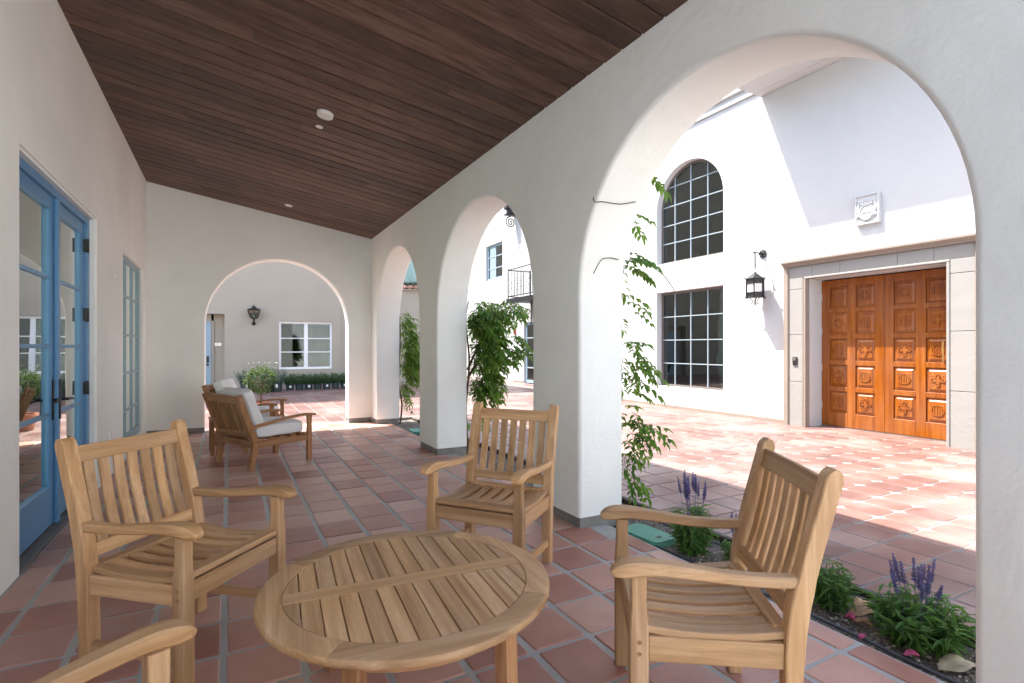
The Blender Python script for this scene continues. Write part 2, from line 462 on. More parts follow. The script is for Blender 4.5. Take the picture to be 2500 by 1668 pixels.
# ================================================================ the setting
def clip_convex(poly, clip):
    """keep the part of poly inside the convex counter-clockwise polygon clip"""
    out = poly
    for i in range(len(clip)):
        a, b = clip[i], clip[(i+1) % len(clip)]
        def side(p): return (b[0]-a[0])*(p[1]-a[1]) - (b[1]-a[1])*(p[0]-a[0])
        src, out = out, []
        for k in range(len(src)):
            p, q = src[k], src[(k+1) % len(src)]; sp, sq = side(p), side(q)
            if sp >= 0: out.append(p)
            if sp*sq < 0:
                t = sp/(sp-sq); out.append((p[0]+(q[0]-p[0])*t, p[1]+(q[1]-p[1])*t))
        if len(out) < 3: return []
    return out

tag(MB().box(-300, 300, -300, 300, -0.4, -0.16).build('ground', 'earth'), kind='structure')
gfloor = tag(MB().box(-1.04, 2.43, -4.5, 9.47, -0.14, -0.006).build('gallery_floor', 'grout'), kind='structure')
court = tag(MB().box(2.985, 8.66, -3.0, 27.0, -0.14, -0.007).build('courtyard_paving', 'grout_court'), kind='structure')
patio = tag(MB().box(-6.0, 2.984, 9.472, 17.6, -0.14, -0.0065).build('patio_paving', 'grout_court'), kind='structure')
tag(MB().box(8.661, 9.48, 12.05, 27.0, -0.14, -0.02).build('pavement', 'court'), kind='structure')

TILE_MESH = {}
def tile_mesh(w, l, kind, var):
    key = (round(w, 3), round(l, 3), kind, var)
    if key in TILE_MESH: return TILE_MESH[key]
    rng = random.Random(hash(key) & 0xffff)
    c = {'square': 0.011, 'cut': 0.062}[kind]
    c = min(c, w*0.3)
    hw, hl = w/2, l/2
    j = lambda s=0.003: rng.uniform(-s, s)
    if kind == 'square':
        ring = [(-hw+c+j(), -hl+j()), (hw-c+j(), -hl+j()), (hw+j(), -hl+c+j()), (hw+j(), hl-c+j()),
                (hw-c+j(), hl+j()), (-hw+c+j(), hl+j()), (-hw+j(), hl-c+j()), (-hw+j(), -hl+c+j())]
    else:
        ring = []
        for sx, sy in ((1, -1), (1, 1), (-1, 1), (-1, -1)):
            pts = [(sx*(hw-c), sy*hl), (sx*(hw-c*0.38), sy*(hl-c*0.30)), (sx*hw, sy*(hl-c))]
            if sx*sy > 0: pts.reverse()
            ring += [(p+j(0.002), q+j(0.002)) for p, q in pts]
    n = len(ring); vs = []; bev = 0.009
    for z, ins in ((-0.014, 0.0), (-0.0045, 0.001), (-0.0008, bev)):
        for p, q in ring:
            k = 1 - ins/max(0.05, math.hypot(p, q)); vs.append((p*k, q*k, z))
    fs = []
    for r in range(2):
        for k in range(n): fs.append((r*n+k, r*n+(k+1) % n, (r+1)*n+(k+1) % n, (r+1)*n+k))
    fs.append(tuple(2*n+k for k in range(n)))
    me = bpy.data.meshes.new('tile'); me.from_pydata(vs, [], fs); me.update()
    TILE_MESH[key] = me
    return me
def lay_tiles(parent, cells, mat, mat_far, name='tile', limit=300):
    """cells: (x, y, w, l, kind). The ones that show largest become objects, the rest one field"""
    scored = []
    for c in cells:
        p = pixel(c[0], c[1], 0.0); s = 0.0
        if p and -60 < p[0] < 2560 and p[1] < 1760: s = 1.0/p[2]**3
        scored.append((s, c))
    scored.sort(key=lambda t: -t[0])
    near = [c for s, c in scored[:limit] if s > 0]; rest = [c for s, c in scored if c not in set(near)]
    for c in near:
        me = tile_mesh(c[2], c[3], c[4], random.randrange(4))
        if not me.materials: me.materials.append(M[mat])
        o = bpy.data.objects.new(name, me); col.objects.link(o); o.parent = parent
        o.location = (c[0]+random.uniform(-.002, .002), c[1]+random.uniform(-.002, .002), random.uniform(-0.0015, 0.0008))
        o.rotation_euler = (random.uniform(-.004, .004), random.uniform(-.004, .004), random.uniform(-.006, .006))
    if rest:
        vs, fs, rn = [], [], []
        for c in rest:
            me = tile_mesh(c[2], c[3], c[4], random.randrange(4)); b = len(vs); r = random.random(); dz = random.uniform(-0.0015, 0.0008)
            vs += [(v.co.x+c[0], v.co.y+c[1], v.co.z+dz) for v in me.vertices]
            for p in me.polygons: fs.append(tuple(b+i for i in p.vertices)); rn.append(r)
        me = bpy.data.meshes.new(name+'_field'); me.from_pydata(vs, [], fs); me.update()
        at = me.attributes.new('rnd', 'FLOAT', 'FACE'); at.data.foreach_set('value', rn)
        tag(link(name+'_field', me, mat_far, parent), kind='stuff')

tag(MB().box(-12, 14, -14, -0.75, -0.003, 0.002).build('bounce_terrace', 'bounce_stone'), kind='structure')  # unseen pale slab behind the camera, added to bounce sunlight into the gallery
PX, PY = 0.287, 0.3025
ARCH_R, ARCH_Z = 1.116, 1.645
ARCHES = [1.94 + 2.892*k for k in (0, 1, 2)]
PIERS = [(0.16, ARCHES[0]-ARCH_R)] + [(ARCHES[i]+ARCH_R, ARCHES[i+1]-ARCH_R) for i in range(2)] + [(ARCHES[2]+ARCH_R, 9.2)]
edges = [-1.04] + [1.418 + PX*k for k in range(-8, 4)] + [2.43]
cells = []
for k in range(-7, 26):
    y0 = 1.613 + PY*k; yc = y0 + PY/2
    for i in range(len(edges)-1):
        a, b = edges[i], edges[i+1]
        if yc > 9.2 and not (-0.31 < (a+b)/2 < 1.8): continue
        if i == len(edges)-2 and any(p0-0.1 < yc < p1+0.1 for p0, p1 in PIERS): continue
        if yc > 9.45: continue
        cells.append(((a+b)/2, yc, (b-a)-0.026, PY-0.017, 'square'))
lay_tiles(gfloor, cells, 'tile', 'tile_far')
cells = []
for k in range(-7, 83):
    yc = 1.915 + 0.30*k + 0.15
    for i in range(4):                                  # plain squares along the planting strip
        cells.append((2.985 + 0.2675*i + 0.134, yc, 0.2675-0.014, 0.30-0.014, 'square'))
    for i in range(15):                                 # cut-corner field
        xc = 4.055 + 0.287*i + 0.1435
        if xc > 8.25 and not (12 < yc): continue
        cells.append((xc, yc, 0.287-0.012, 0.30-0.012, 'cut'))
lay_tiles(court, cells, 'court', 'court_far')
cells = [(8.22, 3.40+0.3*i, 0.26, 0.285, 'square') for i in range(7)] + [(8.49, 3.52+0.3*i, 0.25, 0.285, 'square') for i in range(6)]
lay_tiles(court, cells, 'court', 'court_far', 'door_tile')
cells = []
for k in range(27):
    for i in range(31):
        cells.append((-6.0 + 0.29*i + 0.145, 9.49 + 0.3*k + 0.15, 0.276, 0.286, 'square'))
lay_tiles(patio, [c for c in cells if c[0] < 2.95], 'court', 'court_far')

# grit and crumbs blown onto the gallery floor
mb = MB()
for i in range(150):
    x, y, s = random.uniform(-1.0, 2.1), random.uniform(1.2, 6.5), random.uniform(.0015, .005); a = random.random()*6.28
    p = Vector((x, y, .0008)); u = Vector((math.cos(a), math.sin(a), 0))*s; w = Vector((-math.sin(a), math.cos(a), 0))*s*random.uniform(.3, .8)
    mb.add([p+u, p+w, p-u, p-w, p+Vector((0, 0, s*.6))], [(0,1,4),(1,2,4),(2,3,4),(3,0,4)])
M['grit'] = leaf_mat('floor_grit', (0.12, 0.09, 0.06), (0.75, 0.70, 0.62), 0.0)
tag(mb.build('floor_grit', 'grit', gfloor, fix=False), kind='stuff')
# planting strip
mb = MB(); nx, ny = 14, 260; x0, x1, y0, y1 = 2.40, 2.99, -2.0, 9.47
from mathutils import noise as mnoise
for i in range(nx+1):
    for k in range(ny+1):
        x = x0+(x1-x0)*i/nx; y = y0+(y1-y0)*k/ny
        z = -0.055 + 0.018*mnoise.noise((x*6, y*6, 0)) + 0.010*mnoise.noise((x*22, y*22, 3)) + 0.006*mnoise.noise((x*60, y*60, 9))
        mb.v.append(Vector((x, y, min(z, -0.02))))
for i in range(nx):
    for k in range(ny): mb.f.append((i*(ny+1)+k, (i+1)*(ny+1)+k, (i+1)*(ny+1)+k+1, i*(ny+1)+k+1))
soil = tag(mb.build('planting_soil', 'soil', smooth=True, fix=False), kind='structure')
mb = MB()
for i in range(2600):                                   # crumbs, chips and gravel lying on the soil
    x = random.uniform(2.45, 2.96); y = random.uniform(0.6, 3.6) if i < 2000 else random.uniform(3.6, 9.2); s = random.uniform(0.003, 0.013)
    z = -0.05 + random.uniform(-0.006, 0.006)
    a = random.random()*6.28
    u = Vector((math.cos(a), math.sin(a), random.uniform(-.4, .4)))*s; w = Vector((-math.sin(a), math.cos(a), random.uniform(-.4, .4)))*s*random.uniform(.4, .9)
    p = Vector((x, y, z+s*0.5)); q = Vector((0, 0, s*0.6))
    mb.add([p+u, p+w, p-u, p-w, p+q, p-q], [(0,1,4),(1,2,4),(2,3,4),(3,0,4),(1,0,5),(2,1,5),(3,2,5),(0,3,5)])
M['chips'] = leaf_mat('bark_chips', (0.07, 0.05, 0.04), (0.55, 0.47, 0.38), 0.0)
tag(mb.build('bark_mulch', 'chips', soil, fix=False), kind='stuff')
for p0, p1 in ((-1.0, 3.1), (3.12, 6.2), (6.22, 9.4)):
    MB().box(2.972, 2.984, p0, p1, -0.13, -0.012, 0.002).build('edging_board', 'edging', soil)

# ceiling boards and roof
def cz(x): return 3.67 - 0.1621*(x+1.04)
roof = tag(MB().prism([(-1.6, cz(-1.6)+.024), (2.925, cz(2.925)+.024), (2.925, cz(2.925)+.21), (-1.6, cz(-1.6)+.26)], 0.15, 9.75, axis=1).build('ceiling', 'dark_room'), kind='structure')
def board(a, b):
    me = MB().prism([(a, cz(a)), (b, cz(b)), (b, cz(b)+.02), (a, cz(a)+.02)], 0.0040, 0.1793, axis=1).mesh('plank')
    bm = bmesh.new(); bm.from_mesh(me); bmesh.ops.recalc_face_normals(bm, faces=bm.faces)
    bmesh.ops.bevel(bm, geom=[e for e in bm.edges if abs(e.verts[0].co.y-e.verts[1].co.y) < 1e-4 and abs(e.verts[0].co.x-e.verts[1].co.x) > .1], offset=0.0065, segments=1, affect='EDGES')
    bm.to_mesh(me); bm.free(); return me
whole = board(-1.038, 2.178); cuts = {}
for i in range(75):
    y = 9.196 - 0.1833*(i+1)
    if y < 0.16: break
    c = random.choice([None, -.35, .15, .62, 1.05, 1.5])
    if c is None: ms = [whole]
    else:
        if c not in cuts: cuts[c] = (board(-1.038, c-.0012), board(c+.0012, 2.178))
        ms = cuts[c]
    for me in ms:
        o = link('plank', me, 'ceil', roof); o.location = (0, y, random.uniform(-0.0015, 0.0006))

# arcade wall
toA = lambda s, d, z: (2.18+d, s, z)
arcade = thing('arcade_wall', 'long white stucco arcade wall of round arches opening onto the courtyard', 'wall', (2.18, 2.3, 0))
def under(o, p):
    o.parent = p; o.matrix_parent_inverse = Matrix.Translation(-Vector(p.location)); return o
under(wall_arch('wall_face', 0.146, 9.2, 0.075, 3.18, 3.18, [(c, ARCH_R, ARCH_Z) for c in ARCHES], 0.395, 0.030, toA, 'stucco'), arcade)
for p0, p1 in PIERS:
    under(MB().box(2.194, 2.561, p0+0.014, p1-(0.014 if p1 < 9 else 0), -0.13, 0.076, 0.003).build('plinth', 'concrete'), arcade)

# end wall
endw = thing('end_wall', 'stucco end wall with one wide round arch closing the gallery', 'wall', (0.6, 9.3, 0))
toE = lambda s, d, z: (s, 9.2+d, z)
under(wall_arch('wall_face', -1.34, 2.575, 0.075, 3.83, 3.20, [(0.742, 1.051, 1.631)], 0.27, 0.024, toE, 'stucco'), endw)
for a, b in ((-1.04, 0.742-1.051-.012), (0.742+1.051+.012, 2.193)):
    under(MB().box(a, b, 9.213, 9.457, -0.13, 0.076, 0.003).build('plinth', 'concrete'), endw)
under(MB().box(2.562, 2.565, 9.213, 9.457, -0.13, 0.076).build('plinth', 'concrete'), endw)

# the wall with the glazed doors
gw = thing('gallery_wall', 'tall white stucco house wall with blue glazed doors and a slim window', 'wall', (-1.04, 5.0, 0))
toG = lambda s, d, z: (-1.04-d, s, z)
DY0, DY1, DZ = 3.96, 5.93, 2.42
WY0, WY1, WZ0, WZ1 = 7.29, 8.90, 0.12, 2.37
g = wall_holes('wall_face', [(-4.5, -0.13), (9.2, -0.13), (9.2, 3.85), (-4.5, 3.85)], [rect(DY0, DY1, -0.05, DZ), rect(WY0, WY1, WZ0, WZ1)], 0.3, toG, 'stucco')
bm = bmesh.new(); bm.from_mesh(g.data)
ed = [e for e in bm.edges if all(abs(v.co.x+1.04) < 1e-4 for v in e.verts) and len(e.link_faces) == 2 and e.calc_face_angle(0) > 1.2
      and max(abs(v.co.z-3.85) for v in e.verts) > 0.01 and -4 < e.verts[0].co.y < 9 and e.verts[0].co.z > -.1]
bmesh.ops.bevel(bm, geom=ed, offset=0.016, segments=3, affect='EDGES'); bm.to_mesh(g.data); bm.free()
under(g, gw)
under(MB().box(-5.6, -1.25, -1.5, 9.3, 4.05, 8.6).build('sky_blocker', 'stucco'), gw)  # unseen block added to keep low sky light off the courtyard facade
under(MB().box(-1.34, -1.041, DY0+.001, DY1-.001, -0.12, 0.012, 0.003).build('threshold', 'bronze'), gw)
# door frame
mb = MB(); fx0, fx1 = -1.175, -1.09
mb.box(fx0, fx1, DY0+.001, DY0+.095, 0.012, DZ-.001, .004).box(fx0, fx1, DY1-.095, DY1-.001, 0.012, DZ-.001, .004).box(fx0, fx1, DY0+.095, DY1-.095, DZ-.055, DZ-.001, .004)
under(mb.build('door_frame', 'blue'), gw)
def leaf(ya, yb, hinge_hi):
    z0, z1 = 0.02, DZ-.058
    xs0, xs1 = -1.16, -1.112
    gy0, gy1 = ya+.105, yb-.105
    lz = [0.30, 0.80, 1.29, 1.78, 2.265]
    mb = MB()
    mb.box(xs0, xs1, ya, gy0, z0, z1, .003).box(xs0, xs1, gy1, yb, z0, z1, .003)
    mb.box(xs0, xs1, gy0, gy1, z0, lz[0], .003).box(xs0, xs1, gy0, gy1, lz[4], z1, .003)
    for z in lz[1:4]: mb.box(xs0+.004, xs1-.006, gy0, gy1, z-.013, z+.013, .002)
    o = under(mb.build('door_leaf', 'blue'), gw)
    for i in range(4):
        p = MB().box(-1.139, -1.133, gy0+.001, gy1-.001, lz[i]+(.013 if i else 0), lz[i+1]-(.013 if i < 3 else 0)).build('pane', 'glass'); p.parent = o
        st = MB()
        for a, b, c, d in ((gy0, gy0+.012, lz[i]+.013, lz[i+1]-.013), (gy1-.012, gy1, lz[i]+.013, lz[i+1]-.013)): st.box(-1.133, xs1-.004, a, b, c, d, .002)
        q = st.build('glazing_bead', 'blue'); q.parent = o
    if hinge_hi:
        for z in (0.35, 0.93, 1.565, 2.17):
            h = MB().box(xs1, xs1+.024, yb-.02, yb+.03, z-.055, z+.055, .003).lathe([(.011, -.06), (.011, .06)], (xs1+.026, yb+.004, z), 10).build('hinge', 'black'); h.parent = o
    return o
l1 = leaf(DY0+.098, 4.954, False)
l2 = leaf(4.957, DY1-.098, True)
mb = MB().box(-1.112, -1.085, 4.925, 4.985, 0.012, DZ-.06, .006); o = mb.build('astragal', 'blue'); o.parent = l1
mb = MB().box(-1.085, -1.077, 4.938, 4.972, 0.76, 1.05, .004)
mb.tube([(-1.08, 4.955, .905), (-1.035, 4.955, .905)], .011, 8).tube([(-1.037, 4.945, .905), (-1.034, 5.03, .903), (-1.030, 5.085, .896)], [.011, .010, .008], 8)
o = mb.build('handle', 'black', smooth=True); o.parent = l1
mb = MB().box(-1.112, -1.104, 4.885, 4.918, 0.76, 1.05, .004).tube([(-1.108, 4.90, .905), (-1.07, 4.90, .905)], .010, 8).tube([(-1.072, 4.905, .905), (-1.07, 4.83, .903), (-1.066, 4.78, .898)], [.011, .010, .008], 8)
o = mb.build('handle', 'black', smooth=True); o.parent = l1
# slim window
mb = MB(); fx0, fx1 = -1.13, -1.085
mb.box(fx0, fx1, WY0+.001, WY0+.06, WZ0+.001, WZ1-.001, .003).box(fx0, fx1, WY1-.06, WY1-.001, WZ0+.001, WZ1-.001, .003)
mb.box(fx0, fx1, WY0+.06, WY1-.06, WZ0+.001, WZ0+.09, .003).box(fx0, fx1, WY0+.06, WY1-.06, WZ1-.06, WZ1-.001, .003)
ym = [WY0+.06 + (WY1-WY0-.12)*k/3 for k in range(4)]; zm = [WZ0+.09, 0.51, 0.965, 1.43, 1.90, WZ1-.06]
for y in ym[1:3]: mb.box(fx0+.008, fx1-.006, y-.012, y+.012, zm[0], zm[5], .002)
for z in zm[1:5]: mb.box(fx0+.009, fx1-.008, ym[0], ym[3], z-.012, z+.012, .002)
w = under(mb.build('window', 'blue_pale'), gw)
for i in range(3):
    for k in range(5):
        o = MB().box(-1.112, -1.107, ym[i], ym[i+1], zm[k], zm[k+1]).build('pane', 'glass'); o.parent = w
tag(MB().box(-1.04, -1.030, 6.60, 6.70, 1.97, 2.09, .004).box(-1.03, -1.008, 6.64, 6.685, 1.985, 2.02, .004).box(-1.03, -1.024, 6.64, 6.685, 2.035, 2.075, .002).build('wall_plate', 'plastic'),
    'small white electrical plate fixed high between the blue doors and slim window', 'wall plate')
tag(MB().box(-1.04, -1.022, 6.47, 6.56, .33, .47, .006).box(-1.022, -1.005, 6.48, 6.55, .335, .46, .008).build('outlet_cover', 'plastic'),
    'white weatherproof outlet cover low on the wall behind the left armchair', 'outlet')
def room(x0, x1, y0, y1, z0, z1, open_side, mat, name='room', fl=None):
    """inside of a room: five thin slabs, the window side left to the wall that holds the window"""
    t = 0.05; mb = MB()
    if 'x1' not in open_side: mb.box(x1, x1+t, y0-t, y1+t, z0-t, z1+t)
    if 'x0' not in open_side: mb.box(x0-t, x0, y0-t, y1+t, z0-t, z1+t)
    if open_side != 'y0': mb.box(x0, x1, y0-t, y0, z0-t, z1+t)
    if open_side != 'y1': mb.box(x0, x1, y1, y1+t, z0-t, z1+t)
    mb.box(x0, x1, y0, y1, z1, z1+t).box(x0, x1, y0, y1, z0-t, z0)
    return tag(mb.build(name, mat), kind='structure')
room(-5.5, -1.342, 2.0, 9.0, -0.02, 2.9, 'x0 x1', 'room')

# ceiling lights
def disc_light(x, y, r, h, label, name='ceiling_light'):
    t = thing(name, label, 'ceiling light', (x, y, cz(x)))
    t.rotation_euler = (0, math.atan(0.1621), 0)
    MB().lathe([(r, 0.0), (r, -h*.55), (r*.94, -h), (r*.86, -h)], n=28).build('trim', 'plastic', t, True)
    MB().lathe([(r*.855, -h*.4), (r*.855, -h*1.02), (r*.55, -h*1.12), (0.004, -h*1.15)], n=28).build('diffuser', 'frost', t, True)
disc_light(0.765, 4.954, 0.072, 0.032, 'larger round white surface light on the plank ceiling')
disc_light(0.762, 5.285, 0.034, 0.008, 'small flat white disc set in the ceiling beside the larger light')
disc_light(0.783, 8.414, 0.055, 0.010, 'round recessed light far along the ceiling near the end wall')

# ================================================================ building across the courtyard
FX = 8.29
chapel = thing('white_building', 'tall white stucco building with carved timber doors facing the courtyard', 'building', (FX, 5.0, 0))
toC = lambda s, d, z: (FX+d, s, z)
UWc, UWh, UW0, UWs = 7.835, 0.885, 3.085, 4.23
under(wall_holes('wall_face', [(-7, -0.13), (12, -0.13), (12, 5.70), (-7, 5.70)],
      [archpoly(UWc, UWh, UW0, UWs), rect(6.95, 8.72, 0.44, 2.47), rect(3.37, 5.257, -0.05, 2.383)], 0.37, toC, 'stucco_white'), chapel)
under(MB().box(FX+.37, FX+3, 11.6, 12.0, -.13, 5.69).build('return_wall', 'stucco_white'), chapel)
for a, b in ((5.636, 11.998), (-7, 2.989)):
    under(MB().box(FX-.012, FX+.02, a, b, -0.1, 0.055, .002).build('base_strip', 'stone_dark'), chapel)
# deep eave over the doors and the stepped cornice beside it
eave = under(MB().box(7.335, 8.8, -7.3, 6.14, 5.722, 5.98).build('eave', 'stucco_white'), chapel)
for a, b in ((7.335, 7.555), (7.562, 8.075), (8.082, 8.289)):
    o = MB().box(a, b, -7.3, 6.138, 5.702, 5.7215, .002).build('soffit_board', 'stucco_white'); o.parent = eave
for i, (dx, z0, z1) in enumerate(((0.012, 5.702, 5.80), (-0.03, 5.803, 5.86), (0.02, 5.863, 5.97), (-0.05, 5.973, 6.03))):
    under(MB().box(FX+dx, FX+.6, 6.142, 12.0, z0, z1, .006).build('cornice', 'stucco_white'), chapel)
# windows: bronze frame, pale bars, one pane for each light
def glazed(par, outline, ys, zs, xg, frame_w, depth, fmat, bmat, gmat, bar=0.0095, toward=-1, rect_clip=None):
    """outline is counter-clockwise in (y, z); the frame is a band just inside it"""
    cy = sum(p[0] for p in outline)/len(outline); cz_ = sum(p[1] for p in outline)/len(outline)
    y0, y1 = min(p[0] for p in outline), max(p[0] for p in outline); z0, z1 = min(p[1] for p in outline), max(p[1] for p in outline)
    ky, kz = 1-2*frame_w/(y1-y0), 1-2*frame_w/(z1-z0); my, mz = (y0+y1)/2, (z0+z1)/2
    inner = [(my+(p[0]-my)*ky, mz+(p[1]-mz)*kz) for p in outline]; n = len(outline)
    mb = MB()
    for x, L in ((xg-depth/2, outline), (xg-depth/2, inner), (xg+depth/2, inner), (xg+depth/2, outline)):
        mb.v += [Vector((x, p[0], p[1])) for p in L]
    for r in range(4):
        for k in range(n): mb.f.append((r*n+k, r*n+(k+1) % n, ((r+1) % 4)*n+(k+1) % n, ((r+1) % 4)*n+k))
    w = under(mb.build('window', fmat), par)
    Y = [y0+frame_w] + ys + [y1-frame_w]; Z = [z0+frame_w] + zs + [z1-frame_w]
    for i in range(len(Y)-1):
        for k in range(len(Z)-1):
            p = clip_convex([(Y[i], Z[k]), (Y[i+1], Z[k]), (Y[i+1], Z[k+1]), (Y[i], Z[k+1])], inner)
            if len(p) >= 3:
                tl = random.uniform(-.0015, .0015)
                o = MB().prism(p, xg-.003+tl, xg+.003+tl, axis=0).build('pane', gmat); o.parent = w
    def bars(a, b, c, d):
        p = clip_convex([(a, c), (b, c), (b, d), (a, d)], inner)
        if len(p) >= 3:
            o = MB().prism(p, xg+toward*(depth*.45), xg+toward*.004, axis=0).build('glazing_bar', bmat); o.parent = w
    for y in ys: bars(y-bar, y+bar, z0, z1)
    for z in zs:
        Yc = [y0] + ys + [y1]
        for i in range(len(Yc)-1): bars(Yc[i]+(bar if i else 0), Yc[i+1]-(bar if i < len(Yc)-2 else 0), z-bar, z+bar)
    return w
glazed(chapel, archpoly(UWc, UWh-.001, UW0+.001, UWs), [7.448, 7.889, 8.326], [3.529, 3.919, 4.327, 4.735], 8.455, 0.045, 0.05, 'bronze', 'bar_pale', 'glass_dark')
glazed(chapel, rect(6.951, 8.719, 0.441, 2.469), [7.448, 7.889, 8.326], [0.938, 1.438, 1.938], 8.455, 0.045, 0.05, 'bronze', 'bar_pale', 'glass_dark')
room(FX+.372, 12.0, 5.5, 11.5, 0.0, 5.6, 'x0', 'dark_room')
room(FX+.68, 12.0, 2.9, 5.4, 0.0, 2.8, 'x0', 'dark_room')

# carved timber doors
def quatrefoil():
    """cross with four pointed lobes, as one ring of points"""
    P = []
    n = 64
    for k in range(n):
        a = 2*math.pi*k/n
        m = abs(math.cos(2*a)); r = 0.035 + 0.062*m**1.2
        P.append((r*math.cos(a), r*math.sin(a)))
    return P
def relief(mb, P, x0, x1):
    mb.prism(P, x0, x1, axis=0)
def ring_prism(mb, P, k, x0, x1):
    Q = [(p*k, q*k) for p, q in P]; n = len(P); b = len(mb.v)
    for x, L in ((x0, P), (x1, P), (x1, Q), (x0, Q)): mb.v += [Vector((x, p, q)) for p, q in L]
    for r in range(4):
        for i in range(n): mb.f.append((b+r*n+i, b+r*n+(i+1) % n, b+((r+1) % 4)*n+(i+1) % n, b+((r+1) % 4)*n+i))
def panel_mesh(kind, w, h):
    mb = MB(); t = 0.0
    hw, hh = w/2, h/2
    # sloping border up to a raised field
    lv = [(0.0, hw, hh), (-0.004, hw-.014, hh-.014), (-0.004, hw-.026, hh-.026), (-0.020, hw-.050, hh-.050)]
    for x, a, b in lv: mb.v += [Vector(p) for p in ((x, -a, -b), (x, a, -b), (x, a, b), (x, -a, b))]
    for r in range(3):
        for k in range(4): mb.f.append((r*4+k, r*4+(k+1) % 4, (r+1)*4+(k+1) % 4, (r+1)*4+k))
    mb.f.append((12, 13, 14, 15))
    s = min(w, h)/0.30
    if kind == 'cross':
        Q = [(p*s, q*s) for p, q in quatrefoil()]
        ring_prism(mb, Q, 0.80, -0.020, -0.031); relief(mb, [(p*.62, q*.62) for p, q in Q], -0.020, -0.027)
        for sx in (-1, 1):
            for sy in (-1, 1):
                c = 0.066*s
                mb.add([(-.020, sx*c, sy*(c+.018*s)), (-.020, sx*(c+.018*s), sy*c), (-.020, sx*c, sy*(c-.018*s)), (-.020, sx*(c-.018*s), sy*c), (-.028, sx*c, sy*c)],
                       [(0,1,4),(1,2,4),(2,3,4),(3,0,4)])
    else:
        C = [(0.082*s*math.cos(2*math.pi*k/32), 0.082*s*math.sin(2*math.pi*k/32)) for k in range(32)]
        ring_prism(mb, C, 0.86, -0.020, -0.031)
        for y in (-.048, -.016, .016, .048):
            L = math.sqrt(.070**2-y*y)*s
            mb.box(-.028, -.020, (y-.009)*s, (y+.009)*s, -L, L, .002)
        for sx in (-1, 1):
            for sy in (-1, 1):
                c = 0.078*s
                mb.add([(-.020, sx*(c-.02*s), sy*c), (-.020, sx*c, sy*c), (-.020, sx*c, sy*(c-.02*s)), (-.029, sx*(c-.005*s), sy*(c-.005*s))], [(0,1,3),(1,2,3),(2,0,3)])
    me = mb.mesh('panel')
    bm = bmesh.new(); bm.from_mesh(me); bmesh.ops.recalc_face_normals(bm, faces=bm.faces); bm.to_mesh(me); bm.free()
    me.materials.append(M['door_z']); return me
DX = 8.62
PW, PH = 0.285, 0.345
PM = {k: panel_mesh(k, PW, PH) for k in ('cross', 'bars')}
def timber_leaf(ya, yb, flip):
    z0, z1 = 0.015, 2.365
    W = yb-ya; st = (W-2*PW)/3
    cols = [ya+st+PW/2, ya+2*st+1.5*PW]
    rows = [0.235+PH/2 + i*(PH+0.073) for i in range(5)]
    mb = MB()
    mb.box(DX+.012, DX+.055, ya, yb, z0, z1)
    for a, b in ((ya, cols[0]-PW/2), (cols[0]+PW/2, cols[1]-PW/2), (cols[1]+PW/2, yb)): mb.box(DX-.012, DX+.012, a, b, z0, z1, .003)
    zr = [z0] + [q for r in rows for q in (r-PH/2, r+PH/2)] + [z1]
    for c in cols:
        for k in range(6): mb.box(DX-.0115, DX+.012, c-PW/2, c+PW/2, zr[2*k], zr[2*k+1], .003)
    o = under(mb.build('door_leaf', 'door_z'), chapel)
    for i, c in enumerate(cols):
        for k, r in enumerate(rows):
            kind = 'cross' if (i+k+flip) % 2 else 'bars'
            p = link('panel', PM[kind], None, o); p.location = (DX+.011, c, r)
    for z in (0.35, 0.95, 1.55, 2.1):
        if not flip: continue
        h = MB().lathe([(.009, -.055), (.009, .055)], (DX-.014, yb-.004, z), 8).build('hinge', 'steel'); h.parent = o
    return o
timber_leaf(4.315, 5.255, 1)
tl2 = timber_leaf(3.372, 4.311, 0)
o = MB().tube([(DX-.01, 3.56, 1.08), (DX-.05, 3.56, 1.09), (DX-.055, 3.56, 1.22), (DX-.05, 3.56, 1.35), (DX-.01, 3.56, 1.36)], .011, 8).build('handle', 'brass', smooth=True); o.parent = tl2
under(MB().box(DX-.02, DX+.3, 3.371, 5.256, -.06, .010).build('door_sill', 'bronze'), chapel)
# cast stone surround: blocks with open joints, a moulded edge inside and out, a hood above
sx0, sx1 = 8.197, 8.2895
sur = under(MB().prism([(5.562, -.05), (5.632, -.05), (5.632, 2.60), (5.562, 2.60)], sx0-.022, sx1, axis=0).build('door_surround', 'stone_dark'), chapel)
for a, b, dx in ((5.540, 5.561, -.008), (5.300, 5.320, -.008)):
    o = MB().box(sx0+dx, sx1, a, b, -.05, 2.60 if a > 5.5 else 2.40, .005).build('moulding', 'stone_dark'); o.parent = sur
o = MB().box(sx0-.012, sx1, 5.259, 5.2985, -.05, 2.384, .008).build('moulding', 'stone_dark'); o.parent = sur
o = MB().box(sx0-.012, sx1, 3.33, 3.3685, -.05, 2.384, .008).build('moulding', 'stone'); o.parent = sur
o = MB().box(sx0-.012, sx1, 3.33, 5.2985, 2.385, 2.418, .008).build('moulding', 'stone'); o.parent = sur
o = MB().box(sx0-.022, sx1, 2.995, 3.065, -.05, 2.60, .006).build('moulding', 'stone_dark'); o.parent = sur
hood = [(8.289, 2.602), (8.165, 2.602), (8.160, 2.625), (8.125, 2.648), (8.105, 2.665), (8.105, 2.690), (8.289, 2.690)]
for a, b in ((5.636, 5.16), (5.158, 4.36), (4.358, 3.60), (3.598, 2.991)):
    mb = MB(); mb.prism(hood, b, a, axis=1); o = mb.build('hood_stone', 'stone_dark'); o.parent = sur
g_ = 0.0035
